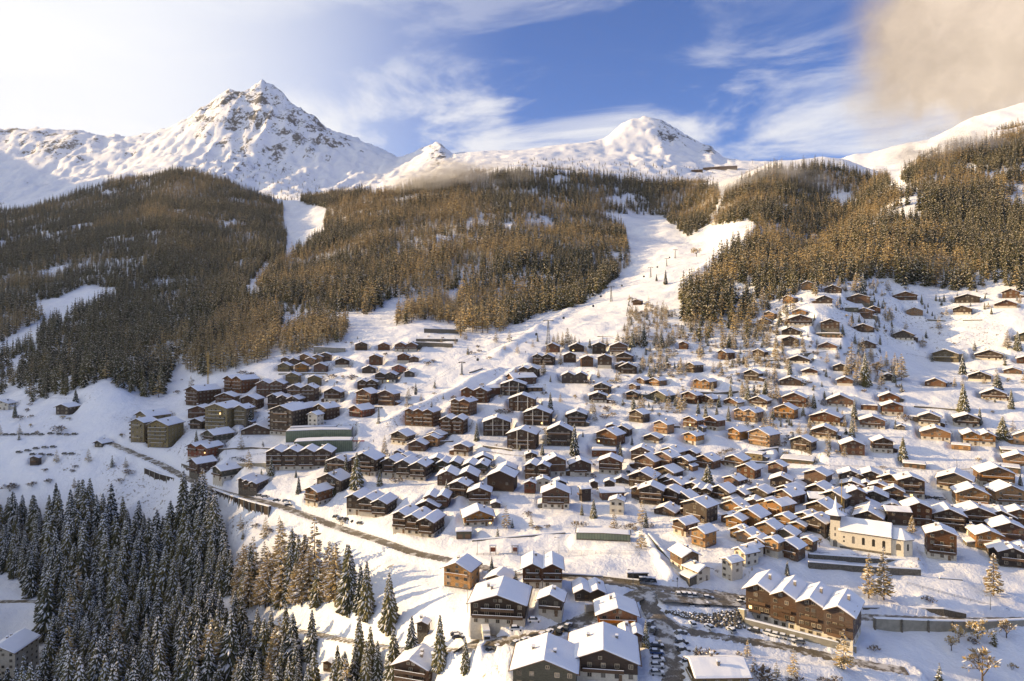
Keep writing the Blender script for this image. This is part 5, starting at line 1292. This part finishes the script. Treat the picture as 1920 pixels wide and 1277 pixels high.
# (feet of the trees in the photograph, Y range, spacing m, height range px-free in m, share of larch)
WOODS = [
 ('A', [(-430,408),(60,392),(120,372),(200,343),(340,322),(430,343),(495,372),(548,396),(535,470),(528,520),(470,548),(460,600),(440,640),(380,655),(330,690),(300,760),(240,815),(160,812),(165,775),(215,705),(130,740),(0,765),(-430,770)], 560, 2300, 6.6, (15,26), .12),
 ('B', [(562,376),(640,368),(745,360),(790,350),(900,330),(985,322),(1100,330),(1200,342),(1340,352),(1352,372),(1330,420),(1290,445),(1240,405),(1180,402),(1120,398),(1170,430),(1182,495),(1130,548),(1090,572),(1020,588),(960,612),(905,650),(862,650),(868,600),(850,560),(730,560),(690,590),(560,580),(500,560),(480,530),(560,475),(606,440),(612,390),(575,384)], 650, 2300, 7.6, (18,31), .45),
 ('C', [(1334,425),(1362,362),(1400,335),(1440,322),(1560,312),(1640,335),(1672,346),(1640,392),(1560,455),(1520,520),(1490,555),(1440,575),(1400,600),(1340,612),(1282,600),(1276,560),(1300,528),(1360,480),(1420,425),(1405,412)], 600, 2100, 7.2, (18,30), .5),
 ('D', [(1516,548),(1514,500),(1545,462),(1600,420),(1650,375),(1690,335),(1740,300),(1800,286),(1900,250),(2330,190),(2330,560),(1900,545),(1860,532),(1825,548),(1700,536),(1640,525),(1580,532),(1540,548)], 600, 1800, 6.8, (19,33), .3),
 ('E', [(-430,1400),(-430,985),(20,985),(110,985),(220,992),(262,1022),(290,1040),(330,985),(372,972),(412,1025),(436,1100),(442,1170),(432,1400)], 250, 520, 5.4, (20,34), .03),
 ('E2', [(430,1185),(520,1195),(640,1225),(700,1245),(690,1400),(430,1400)], 240, 420, 6.2, (17,27), .1),
 ('F', [(440,1080),(540,1085),(640,1115),(725,1150),(742,1194),(650,1184),(560,1165),(440,1152)], 240, 420, 4.8, (20,35), .6),
 ('G', [(362,660),(420,600),(465,568),(500,560),(530,600),(525,645),(500,675),(440,695),(385,706),(345,696)], 560, 1100, 5.5, (17,25), .85),
 ('H', [(520,660),(535,618),(600,596),(655,608),(645,640),(600,652),(560,678),(530,680)], 560, 900, 5.5, (15,22), .9),
 ('I', [(735,612),(770,575),(830,555),(870,560),(868,640),(850,610),(800,600),(760,608)], 560, 1000, 6, (16,24), .9),
 ('J', [(480,560),(600,545),(720,572),(700,590),(600,588),(520,592)], 700, 1200, 9, (12,18), .1),
 ('K', [(1278,600),(1345,610),(1440,570),(1500,560),(1440,640),(1400,650),(1330,650),(1300,640)], 580, 800, 7.5, (15,25), .8),
 ('S', [(330,322),(430,330),(490,370),(560,400),(620,380),(600,340),(470,300),(380,300)], 2200, 3400, 30, (9,15), .1),
 ('T', [(900,330),(1100,330),(1350,345),(1340,318),(1100,300),(1000,295)], 2000, 3100, 34, (9,15), .1)]
CLEAR = [[(-90,1075),(25,1085),(72,1130),(95,1330),(-90,1330)], [(215,985),(262,1015),(300,1030),(320,985)], [(-90,648),(0,645),(50,612),(95,600),(60,640),(0,668),(-90,690)], [(85,570),(160,535),(215,540),(225,556),(150,575),(120,605),(80,600)],
         [(530,392),(556,375),(560,420),(566,465),(545,468),(532,420)], [(456,548),(500,490),(510,500),(470,556)],
         [(1836,330),(1920,308),(1990,300),(1990,318),(1900,322),(1850,340)], [(1118,398),(1165,404),(1172,420),(1140,412)], [(835,560),(880,520),(885,528),(850,575)], [(1280,520),(1330,490),(1420,418),(1424,428),(1340,512),(1290,548)]]
roadpts = np.vstack([r[2][::2] for r in RP])
PT, PS, PI = [], [], []
hpos = np.array([(r.location.x, r.location.y) for r in HROOTS])
near_trees = []
for nm, poly, ya, yb, sp, (h0, h1), lar in WOODS:
    us = [p[0] for p in poly]
    xa = min((min(us) - UC) / F * ya, (min(us) - UC) / F * yb); xb = max((max(us) - UC) / F * ya, (max(us) - UC) / F * yb)
    gx, gy = np.meshgrid(np.arange(xa, xb, sp), np.arange(ya, yb, sp)); gx = gx.ravel() + RNG.uniform(-.48, .48, gx.size) * sp; gy = gy.ravel() + RNG.uniform(-.48, .48, gy.size) * sp
    gz = ground_z(gx, gy); u = UC + F * gx / gy; v = VH - F * gz / gy
    k = inpoly(u, v, poly) & (u > -420) & (u < 2330)
    for c in CLEAR: k &= ~inpoly(u, v, c)
    if nm in 'ABCD': k &= (fbm(gx, gy, 60, 4, 55) > -.74)
    gx, gy, gz, u, v = gx[k], gy[k], gz[k], u[k], v[k]
    # drop what a nearer slope hides
    ii = np.clip(((u - US[0]) / 4).astype(int), 0, len(US) - 1); cm = np.minimum.accumulate(VG, axis=1); jj = np.clip(np.searchsorted(YS, gy) - 2, 0, len(YS) - 1)
    k = v - 1297 * 24 / gy < cm[ii, jj]
    gx, gy, gz, u = gx[k], gy[k], gz[k], u[k]
    if nm in ('E', 'E2', 'F', 'G', 'H', 'K'):
        dr = np.min((gx[:, None] - roadpts[:, 0])**2 + (gy[:, None] - roadpts[:, 1])**2, axis=1) ** .5; dh = np.min((gx[:, None] - hpos[:, 0])**2 + (gy[:, None] - hpos[:, 1])**2, axis=1) ** .5
        k = (dr > 5.5) & (dh > 13); gx, gy, gz, u = gx[k], gy[k], gz[k], u[k]
    lm = np.clip(lar + .9 * fbm(gx, gy, 110, 4, 77), .03, .95) if lar > .1 else np.full(gx.shape, lar)
    isl = RNG.random(gx.size) < lm
    h = RNG.uniform(h0, h1, gx.size) * (1 + .25 * fbm(gx, gy, 60, 2, 12)); h *= np.where(RNG.random(gx.size) < .18, .55, 1.0)
    if nm == 'F': h = h * np.clip(1.05 - (u - 560) / 330, .42, 1)
    if nm in ('E', 'E2', 'F'):
        for q in range(gx.size): near_trees.append((h[q] / gy[q], gx[q], gy[q], gz[q], h[q], bool(isl[q]), nm))
        continue
    idx = np.where(isl, 4, 0) + RNG.integers(0, 4, gx.size)
    PT.append(np.stack([gx, gy, gz - .2], 1)); PS.append(h); PI.append(idx)
near_trees.sort(reverse=True)
ns = sum(1 for t in trl if t['k'] == 's'); nl = sum(1 for t in trl if t['k'] == 'l')
zt = {'E': 'snow laden spruce among many alike in the dark shaded wood at lower left', 'E2': 'snowy spruce of the thin wood below the narrow valley road', 'F': 'tall spruce in the half sunlit wood edge between main and valley road'}
zl = {'E': 'brown larch mixed into the dark shaded wood at lower left', 'E2': 'brown larch of the thin wood below the narrow valley road', 'F': 'golden brown larch in the half sunlit wood edge between main and valley road'}
gt = {'E': 'spruces of the dark lower left wood', 'E2': 'trees below the valley road', 'F': 'trees of the half sunlit wood edge'}
cntS = ns; rest = []
for k, (a, x, y, z, h, isl, nm) in enumerate(near_trees):
    px = 1297 * h / y
    if (not isl and cntS >= 298): rest.append((x, y, z, h, isl)); continue
    cntS += (not isl)
    o = plant('l' if isl else 's', x, y, z - .2, h, k % 4)
    tag(o, (zl if isl else zt)[nm], 'larch' if isl else 'spruce', gt[nm] + (' (larches)' if isl else ''))
print('village trees', len(trl), 'spruces', ns, 'larches', nl, 'near wood', len(near_trees), 'rest', len(rest))
# everything beyond is one wood
if rest:
    R_ = np.array([(a, b, c) for a, b, c, _, _ in rest]); PT.append(R_); PS.append(np.array([r[3] for r in rest])); PI.append(np.array([8 + (i % 4) for i in range(len(rest))]))
PT = np.vstack(PT); PS = np.concatenate(PS); PI = np.concatenate(PI)
print('wood points', len(PT))
far_col = bpy.data.collections.new('tree_kinds')
def variant(name, t, c, mats):
    mb = MB(); mb.add(c.v, c.f); mb.m = list(c.m); o = len(mb.f); mb.add(t.v, t.f); mb.m[o:] = [2] * len(t.f)
    me = mb.mesh(name, mats + [M['bark']]); ob = bpy.data.objects.new(name, me); far_col.objects.link(ob); return ob
for i in range(4):
    t, c = conifer(100 + i, 9, 7, .165 + .025 * (i % 3), .45, .42, lod=1); variant('a%d_spruce' % i, t, c, [M['needles'], M['frost_far']])
for i in range(4):
    t, c = conifer(120 + i, 8, 7, .18 + .03 * (i % 3), .15, .22, kind='l', lod=1, gap=.1)
    variant('b%d_larch' % i, t, c, [M['larch'], M['frost_far']])
for i in range(4):
    t, c = conifer(10 + i, 25, 15, .185 + .03 * (i % 3), .55, .72); variant('c%d_near_spruce' % i, t, c, [M['needles'], M['frost']])
pm = bpy.data.meshes.new('forest'); pm.vertices.add(len(PT)); pm.vertices.foreach_set('co', PT.astype(np.float32).ravel())
for nm, ty, arr in (('hgt', 'FLOAT', PS.astype(np.float32)), ('rot', 'FLOAT', RNG.uniform(0, 6.28, len(PT)).astype(np.float32)), ('kidx', 'INT', PI.astype(np.int32))):
    at = pm.attributes.new(nm, ty, 'POINT'); at.data.foreach_set('value', arr)
forest = put('forest', pm); tag(forest, 'the snowy spruce and larch woods covering the mountain slopes', kind='stuff')
ng = bpy.data.node_groups.new('wood', 'GeometryNodeTree')
ng.interface.new_socket('Geometry', in_out='INPUT', socket_type='NodeSocketGeometry'); ng.interface.new_socket('Geometry', in_out='OUTPUT', socket_type='NodeSocketGeometry')
gi = ng.nodes.new('NodeGroupInput'); go = ng.nodes.new('NodeGroupOutput'); ip = ng.nodes.new('GeometryNodeInstanceOnPoints')
ci = ng.nodes.new('GeometryNodeCollectionInfo'); ci.inputs['Collection'].default_value = far_col; ci.inputs['Separate Children'].default_value = True; ci.inputs['Reset Children'].default_value = True
def attr(n, t):
    a = ng.nodes.new('GeometryNodeInputNamedAttribute'); a.data_type = t; a.inputs['Name'].default_value = n; return a.outputs['Attribute']
m2p = ng.nodes.new('GeometryNodeMeshToPoints'); ng.links.new(gi.outputs[0], m2p.inputs[0])
ng.links.new(m2p.outputs[0], ip.inputs['Points']); ng.links.new(ci.outputs[0], ip.inputs['Instance'])
ip.inputs['Pick Instance'].default_value = True; ng.links.new(attr('kidx', 'INT'), ip.inputs['Instance Index'])
cr_ = ng.nodes.new('ShaderNodeCombineXYZ'); ng.links.new(attr('rot', 'FLOAT'), cr_.inputs[2]); e2r = ng.nodes.new('FunctionNodeEulerToRotation'); ng.links.new(cr_.outputs[0], e2r.inputs[0]); ng.links.new(e2r.outputs[0], ip.inputs['Rotation'])
cs = ng.nodes.new('ShaderNodeCombineXYZ'); hh = attr('hgt', 'FLOAT')
for i in range(3): ng.links.new(hh, cs.inputs[i])
ng.links.new(cs.outputs[0], ip.inputs['Scale']); ng.links.new(ip.outputs[0], go.inputs[0])
forest.modifiers.new('wood', 'NODES').node_group = ng

# ------------------------------------------------------------------ brushwood between the houses
SCR = [([(1180,560),(1300,600),(1420,600),(1480,560),(1480,700),(1400,760),(1180,790),(1150,720)], 5.2, .85), ([(1380,540),(1665,530),(1700,720),(1660,860),(1400,860),(1400,700)], 6.5, .65),
       ([(930,640),(1200,650),(1200,900),(930,900)], 12, .35), ([(620,700),(940,740),(940,900),(600,900)], 13, .35), ([(500,640),(1000,620),(940,760),(620,760)], 16, .4), ([(1660,540),(1960,530),(1960,900),(1660,880)], 15, .3),
       ([(340,690),(620,700),(620,960),(340,900)], 14, .3), ([(-60,760),(300,800),(300,960),(-60,930)], 16, .5), ([(440,960),(640,990),(700,1080),(440,1060)], 9, .5), ([(1180,900),(1560,900),(1560,1060),(1180,1060)], 16, .4),
       ([(860,990),(1200,980),(1200,1000),(860,1010)], 7, .6), ([(1560,1190),(1960,1190),(1960,1300),(1500,1300)], 10, .5), ([(1290,1215),(1480,1240),(1500,1300),(1290,1300)], 6.5, .8), ([(640,1060),(860,1100),(820,1200),(700,1180)], 12, .5)]
BP, BS, BI = [], [], []
for poly, sp, pr in SCR:
    us = [p[0] for p in poly]
    xa = min((min(us) - UC) / F * q for q in (210, 800)); xb = max((max(us) - UC) / F * q for q in (210, 800))
    gx, gy = np.meshgrid(np.arange(xa, xb, sp), np.arange(205, 800, sp)); gx = gx.ravel() + RNG.uniform(-.5, .5, gx.size) * sp; gy = gy.ravel() + RNG.uniform(-.5, .5, gy.size) * sp
    gz = ground_z(gx, gy); u = UC + F * gx / gy; v = VH - F * gz / gy
    k = inpoly(u, v, poly) & (fbm(gx, gy, 30, 3, 91) > .45 - pr) & (RNG.random(gx.size) < .95)
    gx, gy, gz = gx[k], gy[k], gz[k]
    dr = np.min((gx[:, None] - roadpts[:, 0])**2 + (gy[:, None] - roadpts[:, 1])**2, axis=1) ** .5; dh = np.min((gx[:, None] - hpos[:, 0])**2 + (gy[:, None] - hpos[:, 1])**2, axis=1) ** .5
    k = (dr > 6) & (dh > 9.5); gx, gy, gz = gx[k], gy[k], gz[k]
    n = gx.size; i = np.where(RNG.random(n) < .22, 0, np.where(RNG.random(n) < .42, 4, 8)) + RNG.integers(0, 4, n)
    h = np.where(i < 4, RNG.uniform(3, 8.5, n), np.where(i < 8, RNG.uniform(5, 13, n), RNG.uniform(2, 5, n)))
    BP.append(np.stack([gx, gy, gz - .1], 1)); BS.append(h); BI.append(i)
BP = np.vstack(BP); BS = np.concatenate(BS); BI = np.concatenate(BI); print('brush', len(BP))
br_col = bpy.data.collections.new('brush_kinds')
def variant2(name, t, c, mats):
    mb = MB(); mb.add(c.v, c.f); mb.m = list(c.m); o = len(mb.f); mb.add(t.v, t.f); mb.m[o:] = [2] * len(t.f)
    ob = bpy.data.objects.new(name, mb.mesh(name, mats + [M['bark']])); br_col.objects.link(ob)
for i in range(4):
    t, c = conifer(200 + i, 11, 9, .24, .4, .7, lod=1); variant2('a%d_young_spruce' % i, t, c, [M['needles'], M['frost']])
for i in range(4):
    t, c = conifer(210 + i, 11, 8, .28, .1, .3, kind='l', gap=.1); variant2('b%d_young_larch' % i, t, c, [M['larch'], M['frost']])
for i in range(4):
    t, c = broadleaf(220 + i, 5, True); variant2('c%d_bush' % i, t, c, [M['larch'] if i % 2 else M['twig'], M['frost']])
pm = bpy.data.meshes.new('brushwood'); pm.vertices.add(len(BP)); pm.vertices.foreach_set('co', BP.astype(np.float32).ravel())
for nm, ty, arr in (('hgt', 'FLOAT', BS.astype(np.float32)), ('rot', 'FLOAT', RNG.uniform(0, 6.28, len(BP)).astype(np.float32)), ('kidx', 'INT', BI.astype(np.int32))):
    at = pm.attributes.new(nm, ty, 'POINT'); at.data.foreach_set('value', arr)
brush = put('brushwood', pm); tag(brush, 'scattered bare shrubs and saplings poking through the snow between the houses', kind='stuff')
ng2 = ng.copy(); [setattr(n.inputs['Collection'], 'default_value', br_col) for n in ng2.nodes if n.bl_idname == 'GeometryNodeCollectionInfo']
brush.modifiers.new('brush', 'NODES').node_group = ng2

# ------------------------------------------------------------------ sun and sky
sl = bpy.data.lights.new('sun', 'SUN'); sun = bpy.data.objects.new('sun', sl); COL.objects.link(sun)
sl.energy = 5.0; sl.angle = math.radians(.6); sl.color = (1.0, .71, .36)
az, el = math.radians(SUN_AZ), math.radians(SUN_EL)
from mathutils import Vector
dirv = Vector((math.sin(az) * math.cos(el), math.cos(az) * math.cos(el), math.sin(el)))
sun.rotation_euler = dirv.to_track_quat('Z', 'Y').to_euler(); sun.location = (0, 0, 300)
W = bpy.data.worlds.new("World"); S.world = W; W.use_nodes = True
nt = W.node_tree; nt.nodes.clear()
out = N(nt, 'ShaderNodeOutputWorld'); bg = N(nt, 'ShaderNodeBackground'); nt.links.new(bg.outputs[0], out.inputs[0])
sky = N(nt, 'ShaderNodeTexSky', sky_type='NISHITA'); sky.sun_disc = False; sky.sun_elevation = el; sky.sun_rotation = az % (2 * math.pi)
sky.altitude = 1500; sky.air_density = 1.0; sky.dust_density = .6; sky.ozone_density = 2.0
SKYS = .07
D = N(nt, 'ShaderNodeTexCoord').outputs['Generated']
sep = N(nt, 'ShaderNodeSeparateXYZ'); nt.links.new(D, sep.inputs[0])
zc = math_n(nt, 'MAXIMUM', sep.outputs[2], .03)
px = math_n(nt, 'DIVIDE', sep.outputs[0], zc); py = math_n(nt, 'DIVIDE', sep.outputs[1], zc)
cmb = N(nt, 'ShaderNodeCombineXYZ'); nt.links.new(px, cmb.inputs[0]); nt.links.new(py, cmb.inputs[1])
mp = N(nt, 'ShaderNodeMapping'); nt.links.new(D, mp.inputs[0]); mp.inputs['Rotation'].default_value = (0, math.radians(-14), 0); mp.inputs['Scale'].default_value = (2.6, 1.0, 9.0); mp.inputs['Location'].default_value = (3.1, .4, 1.3)
cn = N(nt, 'ShaderNodeTexNoise'); cn.inputs['Scale'].default_value = 1.25; cn.inputs['Detail'].default_value = 9; cn.inputs['Roughness'].default_value = .62; cn.inputs['Distortion'].default_value = .6; nt.links.new(mp.outputs[0], cn.inputs['Vector']); c1 = cn.outputs['Fac']; c2 = noise(nt, .5, 3, mp.outputs[0])
cir = ramp(nt, math_n(nt, 'ADD', c1, math_n(nt, 'MULTIPLY_ADD', c2, .7, -.35)), .40, .62)
def blob(u, v, rad):
    d = Vector(((u - UC) / F, 1, (VH - v) / F)).normalized()
    dp = N(nt, 'ShaderNodeVectorMath', operation='DISTANCE'); nt.links.new(wd, dp.inputs[0]); dp.inputs[1].default_value = d
    return math_n(nt, 'DIVIDE', dp.outputs['Value'], rad / F)
wn = N(nt, 'ShaderNodeTexNoise'); wn.inputs['Scale'].default_value = 3.6; wn.inputs['Detail'].default_value = 9; wn.inputs['Roughness'].default_value = .6; nt.links.new(D, wn.inputs['Vector'])
vm = N(nt, 'ShaderNodeVectorMath', operation='MULTIPLY_ADD'); nt.links.new(wn.outputs['Color'], vm.inputs[0]); vm.inputs[1].default_value = (.22,)*3; vm.inputs[2].default_value = (-.11,)*3
ad = N(nt, 'ShaderNodeVectorMath', operation='ADD'); nt.links.new(D, ad.inputs[0]); nt.links.new(vm.outputs[0], ad.inputs[1]); wd = ad.outputs[0]
elv = math_n(nt, 'MULTIPLY', sep.outputs[2], 1.0)
# cirrus fades out towards the top right, a bright veil fills the left
veil = ramp(nt, sep.outputs[0], .02, -.50)
low = ramp(nt, sep.outputs[2], .42, .27)
rightfade = ramp(nt, sep.outputs[0], .52, .10)
cirm = math_n(nt, 'MULTIPLY', math_n(nt, 'MULTIPLY', cir, .92), math_n(nt, 'MAXIMUM', math_n(nt, 'MULTIPLY', low, 1.0), math_n(nt, 'MULTIPLY', rightfade, .35)))
base = mixc(nt, 1.0, sky.outputs[0], (0, 0, 0)); 
ss = N(nt, 'ShaderNodeVectorMath', operation='SCALE'); nt.links.new(sky.outputs[0], ss.inputs[0]); ss.inputs['Scale'].default_value = SKYS
tint = N(nt, 'ShaderNodeVectorMath', operation='MULTIPLY'); nt.links.new(ss.outputs[0], tint.inputs[0]); tint.inputs[1].default_value = (.80, 1.02, 1.62)
col = mixc(nt, cirm, tint.outputs[0], (.56, .56, .58))
col = mixc(nt, math_n(nt, 'MULTIPLY', veil, .93), col, (.60, .61, .63))
bl = ramp(nt, blob(1860, 30, 200), 1.15, .6); bl2 = ramp(nt, blob(1790, 170, 85), 1.15, .5); bl3 = ramp(nt, blob(1690, 20, 80), 1.1, .3)
goldm = math_n(nt, 'MAXIMUM', bl, math_n(nt, 'MAXIMUM', bl2, math_n(nt, 'MULTIPLY', bl3, .5)))
gn = noise(nt, 6, 7, wd, .6)
col = mixc(nt, math_n(nt, 'MULTIPLY', goldm, .93), col, mixc(nt, ramp(nt, gn, .35, .72), (.40, .31, .22), (.64, .51, .38)))
nt.links.new(col, bg.inputs['Color']); bg.inputs['Strength'].default_value = 1.0

# ------------------------------------------------------------------ mist clinging to the ridges
def mist(u, v, y, wx, wz, wy, dens, label, seed):
    o = MB().ball((0, 0, 0), 1, 1, 1, 20, 12).build('mist', [bpy.data.materials.new('mist_' + str(seed))])
    o.location = ((u - UC) / F * y, y, (VH - v) / F * y); o.scale = (wx / F * y / 2, wy, wz / F * y / 2)
    m = o.data.materials[0]; m.use_nodes = True; t = m.node_tree; t.nodes.clear()
    ou = N(t, 'ShaderNodeOutputMaterial'); pv = N(t, 'ShaderNodeVolumePrincipled'); t.links.new(pv.outputs[0], ou.inputs['Volume'])
    pv.inputs['Color'].default_value = (.95, .93, .9, 1); pv.inputs['Anisotropy'].default_value = .3
    oc = N(t, 'ShaderNodeTexCoord').outputs['Object']; ln = N(t, 'ShaderNodeVectorMath', operation='LENGTH'); t.links.new(oc, ln.inputs[0])
    mp2 = N(t, 'ShaderNodeMapping'); t.links.new(oc, mp2.inputs[0]); mp2.inputs['Location'].default_value = (seed * 3.7, seed, 0); mp2.inputs['Scale'].default_value = (1.6, 1, 1)
    nz = noise(t, 1.7, 5, mp2.outputs[0], .62)
    fall = ramp(t, ln.outputs['Value'], 1.0, .15)
    de = math_n(t, 'MULTIPLY', math_n(t, 'MULTIPLY', ramp(t, nz, .42, .72), fall), dens)
    t.links.new(de, pv.inputs['Density'])
    o.visible_shadow = True
    tag(o, label, kind='stuff')
mist(850, 334, 1700, 380, 90, 120, .05, 'golden mist drifting over the middle forest ridge', 1)
mist(1440, 345, 1480, 260, 100, 120, .045, 'thin mist over the forest ridge right of the ski run', 2)
mist(1770, 285, 1300, 300, 110, 110, .04, 'thin golden mist over the far right forest ridge', 3)
mist(455, 382, 1950, 46, 20, 40, .22, 'tiny bright cloud puff before the left forest slope', 4)
S.cycles.volume_step_rate = 2.0; S.cycles.volume_max_steps = 128
HAZE = 0.20e-4
def haze_box():
    top = 1500.0
    o = MB().box(-6500, 6500, -3000, 7800, -520, top).build('haze', [bpy.data.materials.new('haze')])
    m = o.data.materials[0]; m.use_nodes = True; t = m.node_tree; t.nodes.clear()
    ou = N(t, 'ShaderNodeOutputMaterial'); pv = N(t, 'ShaderNodeVolumePrincipled'); t.links.new(pv.outputs[0], ou.inputs['Volume'])
    pv.inputs['Color'].default_value = (.9, .93, 1.0, 1); pv.inputs['Density'].default_value = HAZE; pv.inputs['Anisotropy'].default_value = .5
    tag(o, kind='stuff'); o['label'] = 'thin bright winter haze in the valley air'
if HAZE > 0: haze_box()
